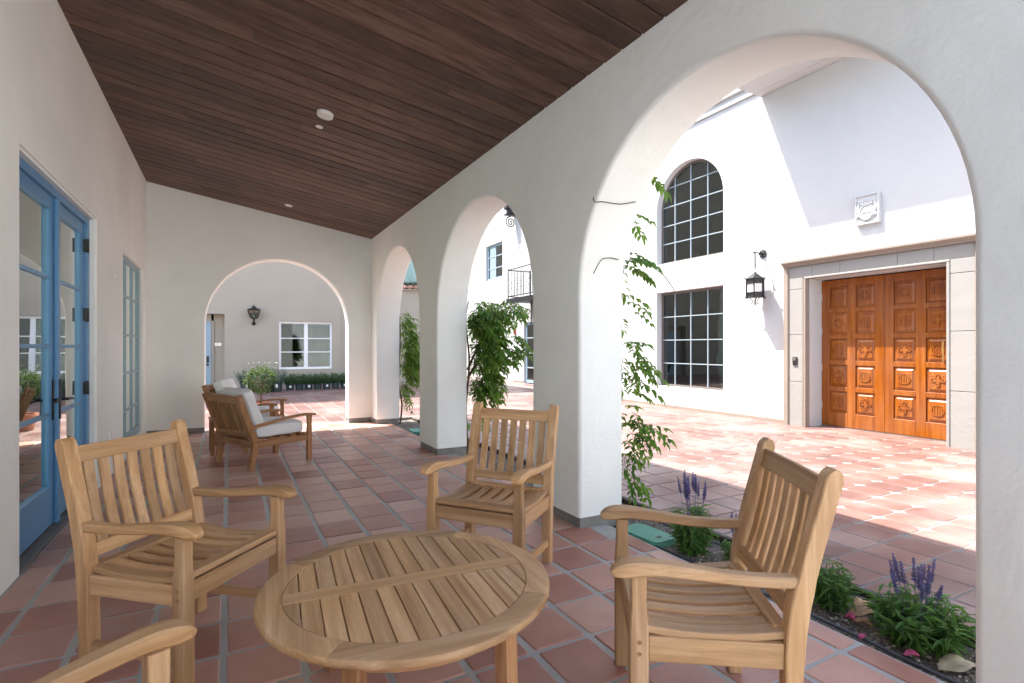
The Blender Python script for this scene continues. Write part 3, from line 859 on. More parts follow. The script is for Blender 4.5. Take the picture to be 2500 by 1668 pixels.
for ya, yb in ((5.322, 5.538), (3.067, 3.328)):
    for za, zb in ((-.05, .718), (.722, 1.486), (1.490, 2.229), (2.233, 2.418)):
        o = MB().box(sx0, sx1, ya, yb, za+g_/2, zb-g_/2, .003).build('stone_block', 'stone'); o.parent = sur
for ya, yb in ((5.166, 5.538), (4.728, 5.162), (3.944, 4.724), (3.511, 3.940), (3.067, 3.507)):
    o = MB().box(sx0, sx1, ya, yb, 2.4205, 2.599, .003).build('stone_block', 'stone'); o.parent = sur
cr = thing('card_reader', 'small black card reader on the stone jamb beside the carved doors', 'card reader', (8.197, 5.44, 1.06))
MB().box(-.022, 0, -.042, .042, -.07, .07, .010).build('case', 'black', cr)
MB().box(-.030, -.0225, -.022, .022, .000, .045, .004).build('sensor', 'bronze', cr)

# carved crest
cr = thing('stone_crest', 'square carved stone plaque with a shield in relief above the doors', 'plaque', (FX, 4.357, 3.306))
a, b = 0.163, 0.218
mb = MB().box(-.05, 0, -a, a, -b, b, .004)
for q in (((-a, -a+.022), (-b, b)), ((a-.022, a), (-b, b)), ((-a+.022, a-.022), (-b, -b+.022)), ((-a+.022, a-.022), (b-.022, b))): mb.box(-.066, -.05, *q[0], *q[1], .004)
mb.build('slab', 'stucco_white', cr)
mb = MB()
sh = [(0.085*math.cos(t)*(1 if math.sin(t) > -.2 else .85), -.05+0.095*math.sin(t)) for t in [2*math.pi*k/24 for k in range(24)]]
mb.prism(sh, -.072, -.05, axis=0); mb.box(-.080, -.072, -.075, .075, -.055, -.040, .003)
mb.build('shield', 'stucco_white', cr)
mb = MB(); ring_prism(mb, [(p*1.18, (q+.05)*1.15-.05) for p, q in sh], .88, -.05, -.082); mb.build('shield_rim', 'stucco_white', cr)
mb = MB()
for sgn in (-1, 1):
    pts = [(-.062, sgn*(.07+.05*math.sin(t*2.4)), -.13+.24*t) for t in [k/10 for k in range(11)]]
    mb.tube(pts, [.006+.016*math.sin(math.pi*min(1, k/10+.05)) for k in range(11)], 7)
    mb.lathe([(.001, -.02), (.024, -.01), (.024, .01), (.001, .02)], (-.06, sgn*.118, -.085), 10, axis=0)
mb.build('ribbon', 'stucco_white', cr, True)
mb = MB()
for k in range(5):
    y = (k-2)*.032; mb.prism([(y-.013, .085), (y+.013, .085), (y+.010, .118), (y, .135-.004*abs(k-2)), (y-.010, .118)], -.064, -.05, axis=0)
mb.box(-.070, -.05, -.085, .085, .070, .085, .003)
mb.build('crown', 'stucco_white', cr)

def spiral(cx, cz_, r0, turns, start, n=26, flip=1):
    return [(cx + flip*r0*(1-k/n*.85)*math.cos(start+2*math.pi*turns*k/n), cz_ + r0*(1-k/n*.85)*math.sin(start+2*math.pi*turns*k/n)) for k in range(n+1)]
# hanging lantern
ln = thing('hanging_lantern', 'black iron six-sided lantern hung on a chain from a wall bracket beside the carved doors', 'lantern', (FX, 6.10, 2.925))
mb = MB().lathe([(.004, -.028), (.045, -.022), (.062, -.010), (.066, -.002)], (0, 0, 0), 16, axis=0)
for k in range(8):
    a = 2*math.pi*k/8; mb.lathe([(.003, -.03), (.018, -.02), (.018, -.004)], (0, .058*math.cos(a), .058*math.sin(a)), 8, axis=0)
mb.build('rosette', 'iron', ln, True)
AX = -0.215
mb = MB().tube([(-.02, 0, .0), (-.10, 0, .004), (AX-.02, 0, .006)], [.013, .011, .010], 8).lathe([(.002, -.02), (.018, 0), (.002, .02)], (AX-.035, 0, .006), 10, axis=0)
mb.build('arm', 'iron', ln, True)
mb = MB()
for k in range(8):
    z = -.015-.034*k; t = [2*math.pi*q/10 for q in range(11)]
    if k % 2: mb.tube([(AX+.010*math.cos(q), 0, z+.022*math.sin(q)) for q in t], .0055, 5, False)
    else: mb.tube([(AX, .010*math.cos(q), z+.022*math.sin(q)) for q in t], .0055, 5, False)
mb.tube([(AX, .026*math.cos(q), -.312+.026*math.sin(q)) for q in [2*math.pi*j/16 for j in range(17)]], .005, 6, False)
mb.build('chain', 'iron', ln)
LB = (AX, 0)
def hexpt(r, k, z): a = math.pi/6+math.pi/3*k; return (LB[0]+r*math.cos(a), LB[1]+r*math.sin(a), z)
mb = MB(); r6 = 0.150
b = len(mb.v); mb.v += [Vector(hexpt(r6+.012, k, -.452)) for k in range(6)] + [Vector(hexpt(.02, k, -.345)) for k in range(6)] + [Vector(hexpt(r6-.01, k, -.462)) for k in range(6)]
for k in range(6): mb.f += [(k, (k+1) % 6, 6+(k+1) % 6, 6+k), (12+k, 12+(k+1) % 6, (k+1) % 6, k)]
mb.f.append((6, 7, 8, 9, 10, 11)); mb.tube([(LB[0], 0, -.35), (LB[0], 0, -.335)], .014, 8)
mb.build('roof', 'iron', ln)
mb = MB()
for k in range(6): mb.tube([hexpt(r6, k, -.455), hexpt(r6, k, -.765)], .011, 6)
for z in (-.462, -.535, -.695, -.768):
    for k in range(6): mb.tube([hexpt(r6, k, z), hexpt(r6, k+1, z)], .008, 5)
mb.build('cage', 'iron', ln)
for z0, z1 in ((-.53, -.466), (-.764, -.70)):                      # pierced bands: small lattice
    mb = MB()
    for k in range(6):
        A, B = Vector(hexpt(r6-.003, k, 0)), Vector(hexpt(r6-.003, k+1, 0))
        for j in range(9):
            p = A.lerp(B, j/9); q = A.lerp(B, (j+1)/9)
            mb.tube([(p.x, p.y, z0), (q.x, q.y, z1)], .0042, 4, False); mb.tube([(q.x, q.y, z0), (p.x, p.y, z1)], .0042, 4, False)
        p, q = A, B; mb.tube([(p.x, p.y, (z0+z1)/2), (q.x, q.y, (z0+z1)/2)], .004, 4, False)
    mb.build('pierced_band', 'iron', ln)
for k in range(6):
    p, q = Vector(hexpt(r6-.010, k, 0)), Vector(hexpt(r6-.010, k+1, 0))
    MB().add([(p.x, p.y, -.765), (q.x, q.y, -.765), (q.x, q.y, -.462), (p.x, p.y, -.462)], [(0, 1, 2, 3)]).build('glass_panel', 'frost', ln)
MB().add([hexpt(r6-.004, k, -.771) for k in range(6)], [(0,1,2,3,4,5)]).build('floor_plate', 'iron', ln)
mb = MB()
for k in range(6):
    a = math.pi/6+math.pi/3*k; c, s_ = math.cos(a), math.sin(a)
    for (r, z) in ((r6+.012, -.775), (r6+.012, -.445)):
        mb.tube([(LB[0]+c*(r-.012+p), s_*(r-.012+p), z+q) for p, q in spiral(.018, 0, .022, 1.3, math.pi, 14)], .005, 5)
    if k % 2 == 0:
        mb.tube([(LB[0]+c*p, s_*p, z) for p, z in ((.13, -.775), (.085, -.79), (.045, -.83), (.03, -.875), (.055, -.895), (.068, -.87))], .007, 6)
mb.tube([(LB[0], 0, -.80), (LB[0], 0, -.88), (LB[0], 0, -.955)], [.01, .012, .002], 8)
mb.build('scrollwork', 'iron', ln)

# ================================================================ far buildings
BY = 17.6
beige = thing('beige_building', 'tall beige stucco building in shade seen through the end arch', 'building', (0, BY, 0))
toB = lambda s, d, z: (s, BY+d, z)
under(wall_holes('wall_face', [(-9, -0.2), (3.2, -0.2), (3.2, 13.1), (-9, 13.1)], [rect(-1.6, -.097, -.1, 2.255), rect(1.363, 2.93, .60, 2.08)], 0.32, toB, 'stucco_beige'), beige)
under(MB().box(-9, -8.7, BY+.32, 32, -.2, 13.1).box(2.9, 3.2, BY+.32, 32, -.2, 13.1).box(-9, 3.2, BY+.321, 32, 13.101, 13.4).build('side_wall', 'stucco_beige'), beige)
# recessed blue-grey door
dr = under(MB().box(-1.599, -.44, BY+.26, BY+.319, -.2, 2.254).box(-.38, -.098, BY+.30, BY+.319, -.2, 2.254).box(-.44, -.38, BY+.25, BY+.319, -.2, 2.06).build('door_frame', 'stucco_beige'), beige)
dd = under(MB().box(-1.35, -.445, BY+.225, BY+.259, .01, 2.04, .004).build('door', 'blue_pale'), beige)
o = MB().box(-.56, -.50, BY+.205, BY+.224, .83, 1.02, .006).tube([(-.53, BY+.205, .79), (-.53, BY+.17, .79), (-.60, BY+.165, .79)], .012, 7).box(-.555, -.505, BY+.2, BY+.224, .74, .80, .004).build('lock', 'black'); o.parent = dd
tag(MB().box(-.36, -.178, BY+.285, BY+.2995, 1.315, 1.416, .004).box(-.335, -.28, BY+.281, BY+.2845, 1.335, 1.395, .002).build('name_plate', 'steel'),
    'small metal plate on the recess wall beside the grey-blue door', 'sign plate')
# white window of the far building (faces -Y): built in (x, z)
def window_y(par, x0, x1, z0, z1, yg, fw, sashes, zs, mat='white', gmat='glass_dark', nm='window'):
    mb = MB().box(x0, x0+fw, yg-.03, yg+.03, z0, z1, .003).box(x1-fw, x1, yg-.03, yg+.03, z0, z1, .003).box(x0+fw, x1-fw, yg-.03, yg+.03, z0, z0+fw, .003).box(x0+fw, x1-fw, yg-.03, yg+.03, z1-fw, z1, .003)
    X = [x0+fw] + sashes + [x1-fw]
    for s_ in sashes: mb.box(s_-.055, s_+.055, yg-.028, yg+.028, z0+fw, z1-fw, .003)
    w = under(mb.build(nm, mat), par)
    for i in range(len(X)-1):
        a = X[i]+(.055 if i else 0); b = X[i+1]-(.055 if i < len(X)-2 else 0)
        Z = [z0+fw] + zs + [z1-fw]
        for k in range(len(Z)-1):
            o = MB().box(a, b, yg+.004, yg+.009, Z[k], Z[k+1]).build('pane', gmat); o.parent = w
        for z in zs:
            o = MB().box(a, b, yg-.016, yg+.002, z-.014, z+.014, .002).build('glazing_bar', mat); o.parent = w
    return w
window_y(beige, 1.364, 2.929, .601, 2.079, BY+.09, .065, [2.145], [1.134, 1.56], gmat='glass_far')
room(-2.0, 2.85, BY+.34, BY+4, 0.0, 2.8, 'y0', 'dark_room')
# coach lantern on the beige wall
cl = thing('coach_lantern', 'black flared wall lantern with clear panes on the far beige wall', 'lantern', (.668, BY, 2.2))
mb = MB().lathe([(.055, 0), (.055, -.02), (.03, -.035)], (0, 0, -.21), 14, axis=1).tube([(0, -.02, -.21), (0, -.10, -.20), (0, -.15, -.15), (0, -.15, -.06)], [.028, .026, .026, .03], 8)
mb.build('bracket', 'iron', cl, True)
def sq(r, z): return [(-r, -.15-r, z), (r, -.15-r, z), (r, -.15+r, z), (-r, -.15+r, z)]
mb = MB(); lo, hi = sq(.095, -.05), sq(.16, .185)
for k in range(4):
    A, B, C, D = [Vector(p) for p in (lo[k], hi[k], lo[(k+1) % 4], hi[(k+1) % 4])]
    mb.tube([A, B], .010, 5); mb.tube([A, C], .010, 5); mb.tube([B, D], .012, 5); mb.tube([A.lerp(B, .5), C.lerp(D, .5)], .006, 5); mb.tube([A.lerp(C, .5), B.lerp(D, .5)], .006, 5)
mb.build('cage', 'iron', cl)
for k in range(4): MB().add([lo[k], lo[(k+1) % 4], hi[(k+1) % 4], hi[k]], [(0,1,2,3)]).build('pane', 'glass', cl)
MB().add(sq(.175, .195) + sq(.05, .255) + sq(.045, .285), [(0,1,5,4),(1,2,6,5),(2,3,7,6),(3,0,4,7),(4,5,9,8),(5,6,10,9),(6,7,11,10),(7,4,8,11),(8,9,10,11),(3,2,1,0)]).lathe([(.05, 0), (.05, .012), (.012, .02), (.012, .05), (.002, .06)], (0, -.15, .285), 10).build('hood', 'iron', cl)
MB().lathe([(.022, -.04), (.026, .0), (.012, .07), (.002, .09)], (0, -.15, 0), 10).build('bulb', 'frost', cl, True)

# garden wall with clay tile coping
gwall = thing('garden_wall', 'beige garden wall with a red clay tile coping past the third arch', 'wall', (6.3, BY, 0))
under(MB().box(3.205, 6.30, BY+.03, BY+.33, -.2, 3.22).build('wall_face', 'stucco_beige'), gwall)
under(MB().prism([(BY-.06, 3.222), (BY+.42, 3.222), (BY+.42, 3.27), (BY+.18, 3.36), (BY-.06, 3.27)], 3.21, 6.34, axis=0).build('coping_bed', 'stucco_beige'), gwall)
prof = [(math.cos(math.pi*k/7), math.sin(math.pi*k/7)) for k in range(8)]
mb = MB(); n = 8
for yy, rr, zz in ((-.12, .105, 3.262), (.18, .092, 3.372)):
    mb.v += [Vector((rr*c, yy, zz+rr*.62*s_)) for c, s_ in prof] + [Vector((rr*.84*c, yy, zz+rr*.62*.84*s_)) for c, s_ in prof]
for k in range(7):
    mb.f += [(k, k+1, 16+k+1, 16+k), (8+k+1, 8+k, 24+k, 24+k+1), (k+1, k, 8+k, 8+k+1), (16+k, 16+k+1, 24+k+1, 24+k)]
tm = mb.mesh('roof_tile', True); tm.materials.append(M['rooftile'])
for k in range(14):
    o = link('roof_tile', tm, None); o.location = (3.33+.222*k, BY, random.uniform(-.006, .006)); under(o, gwall)
# mint parasol beyond the wall
pr = thing('parasol', 'pale mint green fabric canopy rising behind the tile-capped garden wall', 'parasol', (6.05, 19.4, -.15))
MB().tube([(0, 0, 0), (0, 0, 4.95)], .03, 10).build('pole', 'iron', pr)
mb = MB(); n = 48
for z, r, amp in ((4.92, .06, 0), (4.5, .42, .05), (4.1, .62, .10), (3.86, .70, .13), (3.80, .70, .13)):
    for k in range(n):
        a = 2*math.pi*k/n; q = r*(1+amp*math.cos(8*a)); mb.v.append(Vector((q*math.cos(a), q*math.sin(a), z)))
for i in range(4):
    for k in range(n): mb.f.append((i*n+k, i*n+(k+1) % n, (i+1)*n+(k+1) % n, (i+1)*n+k))
mb.build('canopy', 'mint', pr, True)
for k in range(8):
    a = 2*math.pi*k/8; MB().tube([(.03*math.cos(a), .03*math.sin(a), 3.72), (.66*math.cos(a), .66*math.sin(a), 3.80)], .012, 5).build('rib', 'iron', pr)
MB().lathe([(.35, 0), (.35, .06), (.06, .1), (.05, .3)], n=20).build('base', 'concrete', pr)

# white house with balcony
HX = 9.48
house = thing('white_house', 'white two-storey house with blue windows and an iron balcony seen through the second arch', 'building', (HX, 17, 0))
toH = lambda s, d, z: (HX+d, s, z)
hh = [rect(18.45, 19.95, 4.02, 5.46), rect(18.65, 19.80, .62, 2.03), rect(15.4, 16.75, -.1, 2.18)]
under(wall_holes('wall_face', [(12.02, -0.2), (30, -0.2), (30, 9.0), (12.02, 9.0)], hh, 0.25, toH, 'stucco_white'), house)
def house_win(y0, y1, z0, z1, ys, zs): glazed(house, rect(y0+.001, y1-.001, z0+.001, z1-.001), ys, zs, HX+.10, .10, .06, 'blue_pale', 'bar_pale', 'glass_dark', .022)
house_win(18.45, 19.95, 4.02, 5.46, [19.2], [4.5, 4.98])
house_win(18.65, 19.80, .62, 2.03, [19.22], [1.09, 1.56])
house_win(15.4, 16.75, 0.0, 2.18, [16.08], [.55, 1.08, 1.62])
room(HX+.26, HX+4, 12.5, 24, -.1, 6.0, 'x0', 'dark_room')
under(MB().box(HX-.012, HX+.02, 16.76, 17.55, -.1, .05).build('base_strip', 'stone_dark'), house)
al = thing('alarm_horn', 'small red fire alarm horn on the white house wall', 'alarm', (HX, 17.40, 1.86))
MB().box(-.05, 0, -.06, .06, -.10, .10, .01).build('case', 'red', al)
MB().lathe([(.05, -.05), (.05, -.075), (.02, -.085)], (0, 0, .03), 14, axis=0).build('strobe', 'frost', al)
bal = thing('balcony', 'black wrought-iron balcony with slim bars on the white house', 'balcony', (HX, 15.2, 2.9))
MB().box(-.93, -.001, -1.0, 1.10, -.06, .04, .004).box(-.95, -.88, -1.02, 1.12, -.10, .06, .004).build('deck', 'iron', bal)
rails = [((-.90, -.97), (-.90, 1.07)), ((-.90, 1.07), (-.02, 1.07)), ((-.90, -.97), (-.02, -.97))]
for (xa, ya), (xb, yb) in rails:
    mb = MB()
    for z in (1.06, .14): mb.tube([(xa, ya, z), (xb, yb, z)], .017, 6)
    mb.build('rail', 'iron', bal)
    n = max(4, int(math.hypot(xb-xa, yb-ya)/.115))
    for k in range(n+1):
        x, y = xa+(xb-xa)*k/n, ya+(yb-ya)*k/n
        post = k in (0, n); mb = MB()
        if post: mb.tube([(x, y, .06), (x, y, 1.10)], .022, 6)
        else:
            mb.tube([(x, y, .14), (x, y, 1.06)], .008, 5)
            for zz in ((.42, .62) if k % 2 else (.32, .52, .72)): mb.lathe([(.004, -.03), (.018, 0), (.004, .03)], (x, y, zz), 6)
        mb.build('post' if post else 'baluster', 'iron', bal)
for yb_ in (1.0, -.9):
    mb = MB()
    S = [(-.80 + p, -.20 + q) for p, q in reversed(spiral(0, 0, .13, 1.6, math.pi/2, 26, -1))]
    S2 = [(-.15 + p, -.36 + q) for p, q in spiral(0, 0, .13, 1.6, -math.pi/2, 26, -1)]
    pts = S + [(-.66, -.10), (-.52, -.24), (-.40, -.42), (-.26, -.49)] + S2
    mb.tube([(p, yb_, q) for p, q in pts], .018, 6)
    mb.tube([(-.02, yb_, -.05), (-.02, yb_, -.85)], .02, 6)
    mb.build('scroll_bracket', 'iron', bal)
br = thing('scroll_bracket', 'black iron scroll with a stepped cap high on the white house', 'bracket', (HX, 17.4, 5.95))
MB().tube([(-.20 + p, 0, q) for p, q in spiral(0, 0, .21, 2.1, math.pi*.5, 40)], .022, 6).build('scroll', 'iron', br)
MB().box(-.42, 0, -.12, .12, .24, .30, .01).box(-.34, 0, -.09, .09, .31, .45, .01).box(-.42, -.02, -.14, .14, .46, .60, .02).build('cap', 'iron', br)

south = thing('bounce_block', 'unseen white block added behind the camera to bounce sunlight into the gallery', 'building', (2, -14, 0))  # added out of view as a sunlit reflector for the gallery
MB().box(-12, 14, -4, 0, -.2, 7.5).build('wall_face', 'stucco', south)
MB().box(-12.4, 14.4, -4.4, .4, 7.502, 7.75).build('roof', 'rooftile', south)

# ================================================================ teak armchairs
def lerp(a, b, t): return a+(b-a)*t
def catmull(P, n=6):
    out = []
    for i in range(len(P)-1):
        p0, p1, p2, p3 = [Vector(P[max(0, min(len(P)-1, j))]) for j in (i-1, i, i+1, i+2)]
        for k in range(n):
            t = k/n
            out.append(0.5*((2*p1) + (p2-p0)*t + (2*p0-5*p1+4*p2-p3)*t*t + (-p0+3*p1-3*p2+p3)*t*t*t))
    out.append(Vector(P[-1])); return out
def back_y(z):
    """rake of the back: straight to the seat, then leaning"""
    P = [(0, -.222), (.40, -.238), (.50, -.250), (.65, -.283), (.80, -.323), (.95, -.362)]
    for (z0, y0), (z1, y1) in zip(P, P[1:]):
        if z <= z1: return lerp(y0, y1, (z-z0)/(z1-z0))
    return P[-1][1]
def seat_z(y):
    t = (y+.23)/.46
    return .432 - .020*math.sin(math.pi*min(1, max(0, t)))
def make_armchair(label, group):
    t = thing('armchair', label, 'armchair', group=group)
    PXc = .262
    for sx in (-1, 1):
        zs = [0, .2, .36, .44, .52, .60, .68, .76, .84, .89, .912, .921]
        pts = catmull([(sx*PXc, back_y(z), z) for z in zs], 2)
        n = len(pts); hh = []
        for p in pts:
            k = max(0, (p.z-.885)/.036); hh.append(.052*math.sqrt(max(.12, 1-min(1, k)**2)) if k > 0 else (.056 if .36 < p.z < .60 else .050))
        MB().sweep(pts, .054, hh, (1, 0, 0), .16).build('leg', 'teak_z', t, True)
        # front leg: thicker below the seat, eased above it
        MB().sweep([(sx*PXc, .215, z) for z in (0, .20, .415, .45, .50, .585)], [.054, .054, .054, .048, .044, .044], [.056, .056, .056, .050, .044, .046], (1, 0, 0), .16).build('leg', 'teak_z', t, True)
        # arm: level at the back, swelling to a rounded hand at the front
        P = [(sx*.262, -.268, .583), (sx*.262, -.18, .580), (sx*.263, -.06, .584), (sx*.266, .06, .597), (sx*.270, .15, .607), (sx*.273, .21, .609), (sx*.273, .26, .602), (sx*.273, .285, .594), (sx*.273, .298, .588)]
        pts = catmull(P, 3); n = len(pts); ws, hs = [], []
        for k, p in enumerate(pts):
            q = k/(n-1)
            w = lerp(.044, .070, min(1, max(0, (q-.25)/.5))); h = lerp(.034, .046, min(1, max(0, (q-.3)/.45)))
            if p.y > .235: e = min(1, (p.y-.235)/.066); f = math.sqrt(max(.03, 1-e*e)); w *= lerp(1, f, .75); h *= f
            ws.append(w); hs.append(h)
        MB().sweep(pts, ws, hs, (1, 0, 0), .34).build('arm', 'teak_y', t, True)
        MB().box(sx*PXc-.017, sx*PXc+.017, -.21, .186, .322, .398, .003).build('side_rail', 'teak_y', t)
        MB().box(sx*PXc-.013, sx*PXc+.013, -.205, .188, .098, .138, .003).build('stretcher', 'teak_y', t)
        # seat border board, dished like the slats
        ys = [-.215+.405*k/8 for k in range(9)]
        MB().sweep([(sx*.238, y, seat_z(y)-.011) for y in ys], .058 if True else 0, .022, (1, 0, 0), .2).build('seat_board', 'teak_y', t, True)
        for z in (.35, .385):
            MB().lathe([(.007, 0), (.0065, .0012)], (0, 0, 0), 10, axis=0).build('plug', 'oiled_x', t).location = (sx*(PXc+.0275) if sx > 0 else sx*(PXc+.0275)-.0012, .215, z)
    MB().box(-.234, .234, .197, .233, .330, .402, .003).build('front_rail', 'teak_x', t)
    MB().box(-.234, .234, -.252, -.222, .330, .402, .003).build('rear_rail', 'teak_x', t)
    MB().sweep([(-.234, .204, .424), (0, .204, .424), (.234, .204, .424)], .058, .024, (0, 1, 0), .35).build('seat_board', 'teak_x', t)
    MB().sweep([(-.234, -.214, .4235), (0, -.214, .4235), (.234, -.214, .4235)], .045, .022, (0, 1, 0), .25).build('seat_board', 'teak_x', t)
    ns = 6; span = .438; pitch = span/ns
    for k in range(ns):
        x = -span/2 + pitch*(k+.5); ys = [-.19+.363*j/8 for j in range(9)]
        MB().sweep([(x, y, seat_z(y)-.009) for y in ys], pitch-.027, .013, (1, 0, 0), .25).build('seat_slat', 'teak_y', t, True)
    # back: curved top rail, lower rail, seven slats
    n = 9
    MB().sweep([(-.235+.47*k/8, back_y(.850)-.006*math.sin(math.pi*k/8), .850) for k in range(9)], .026, .068, (0, -.97, -.24), .16).build('top_rail', 'teak_x', t, True)
    MB().sweep([(-.235+.47*k/8, back_y(.478)-.004*math.sin(math.pi*k/8), .478) for k in range(9)], .024, .052, (0, -1, -.1), .16).build('lower_rail', 'teak_x', t, True)
    for k in range(7):
        x = (k-3)*.0635
        zs = [.498, .56, .62, .68, .75, .822]
        pts = catmull([(x, back_y(z)-.004-.010*math.sin(math.pi*(z-.49)/.31), z) for z in zs], 2)
        MB().sweep(pts, .043, .013, (1, 0, 0), .3).build('back_slat', 'teak_z', t, True)
    return t
chairs = [((-.133, 2.645), (.747, -.665), 'light teak armchair on the left, in front of the blue glazed doors'),
          ((1.345, 2.755), (-.78, -.62), 'teak armchair facing the camera behind the round table, against the arcade pier'),
          ((1.441, 1.347), (-.823, .567), 'teak armchair on the right, its back to the courtyard and flower bed'),
          ((-.235, 1.136), (.91, .41), 'teak armchair nearest the camera, only one arm showing at the bottom left')]
proto = make_armchair(chairs[0][2], 'teak armchairs round the low table')
for i, (p, f, lab) in enumerate(chairs):
    o = proto if i == 0 else copy_tree(proto)
    o.location = (p[0], p[1], 0.0012); o.rotation_euler = (0, 0, face(*f)); o['label'] = lab

# ================================================================ round table
TZ, TR, TI = 0.46, 0.5, 0.418
tb = thing('round_table', 'low round teak table with slatted top inside a broad rim', 'table', (.568, 1.834, .0012), R(-4.6))
for q in range(4):                                   # rim in four mitred segments
    mb = MB(); a0 = R(-38+90*q)+.0012; a1 = R(-38+90*(q+1))-.0012; n = 18
    prof = [(TI, TZ-.028), (TI, TZ-.002), (TI+.002, TZ), (TR-.010, TZ), (TR-.003, TZ-.004), (TR, TZ-.012), (TR, TZ-.022), (TR-.004, TZ-.028)]
    m = len(prof)
    for k in range(n+1):
        a = a0+(a1-a0)*k/n
        mb.v += [Vector((r*math.cos(a), r*math.sin(a), z)) for r, z in prof]
    for k in range(n):
        for j in range(m): mb.f.append((k*m+j, k*m+(j+1) % m, (k+1)*m+(j+1) % m, (k+1)*m+j))
    mb.f += [tuple(range(m)), tuple(n*m+j for j in range(m))]
    mb.build('rim_segment', 'teak_x' if q % 2 else 'teak_y', tb, True)
disc = [((TI-.002)*math.cos(2*math.pi*k/64), (TI-.002)*math.sin(2*math.pi*k/64)) for k in range(64)]
p = clip_convex([(-.5, -.036), (.5, -.036), (.5, .036), (-.5, .036)], disc)
MB().prism(p, TZ-.026, TZ-.0005, axis=2).build('centre_bar', 'teak_x', tb)
pit = .0605
for s_ in (-1, 1):
    for k in range(-7, 7):
        a, b = k*pit+.0022, (k+1)*pit-.0022
        y0, y1 = sorted((s_*.0385, s_*.5))
        p = clip_convex([(a, y0), (b, y0), (b, y1), (a, y1)], disc)
        if len(p) < 3: continue
        ys = [q[1] for q in p]
        if max(ys)-min(ys) < .02: continue
        me_o = MB().prism(p, TZ-.024, TZ-.0015, axis=2).build('top_slat', 'teak_y', tb)
        bm = bmesh.new(); bm.from_mesh(me_o.data)
        bmesh.ops.bevel(bm, geom=[e for e in bm.edges if all(v.co.z > TZ-.01 for v in e.verts)], offset=.0014, segments=1, affect='EDGES'); bm.to_mesh(me_o.data); bm.free()
mb = MB(); n = 40
for k in range(n+1):
    a = 2*math.pi*k/n
    mb.v += [Vector((r*math.cos(a), r*math.sin(a), z)) for r, z in ((.400, TZ-.08), (.400, TZ-.029), (.422, TZ-.029), (.422, TZ-.08))]
for k in range(n):
    for j in range(4): mb.f.append((k*4+j, k*4+(j+1) % 4, (k+1)*4+(j+1) % 4, (k+1)*4+j))
mb.build('apron', 'oiled_x', tb, True)
MB().box(-.39, .39, -.03, .03, TZ-.06, TZ-.027).build('bearer', 'oiled_x', tb)
for ang in (-57, -124, 56, 123):
    a = R(ang); c, s_ = .412*math.cos(a), .412*math.sin(a)
    MB().sweep([(c*1.04, s_*1.04, 0), (c*1.02, s_*1.02, .2), (c, s_, TZ-.029)], [.050, .054, .058], [.050, .054, .058], (math.cos(a), math.sin(a), 0), .2).build('leg', 'oiled_z', tb)

# ================================================================ lounge chairs with white cushions
def puffy(x0, x1, y0, y1, z0, z1, puff, seed, nx=14, ny=14, nz=5):
    """cushion: a box with swollen faces, pulled-in seams and slack, as one closed skin"""
    bm = bmesh.new(); bmesh.ops.create_cube(bm, size=2)
    bmesh.ops.subdivide_edges(bm, edges=list(bm.edges), cuts=9, use_grid_fill=True)
    hx, hy, hz = (x1-x0)/2, (y1-y0)/2, (z1-z0)/2
    for v in bm.verts:
        u, w, q = v.co
        e = 9.0
        L = (abs(u)**e+abs(w)**e+abs(q)**e)**(1/e); m = max(abs(u), abs(w), abs(q)); k = m/L
        s_ = (1-u*u)*(1-w*w)
        x = u*k*hx; y = w*k*hy; z = q*k*(hz + puff*max(0, s_))
        nn = mnoise.noise((x*7+seed, y*7, z*7))*.010
        v.co = Vector(((x0+x1)/2 + x + nn*.5, (y0+y1)/2 + y + nn*.5, (z0+z1)/2 + z + nn))
    mb = MB(); bm.verts.index_update(); mb.v = [v.co.copy() for v in bm.verts]; mb.f = [tuple(v.index for v in f.verts) for f in bm.faces]; bm.free()
    return mb
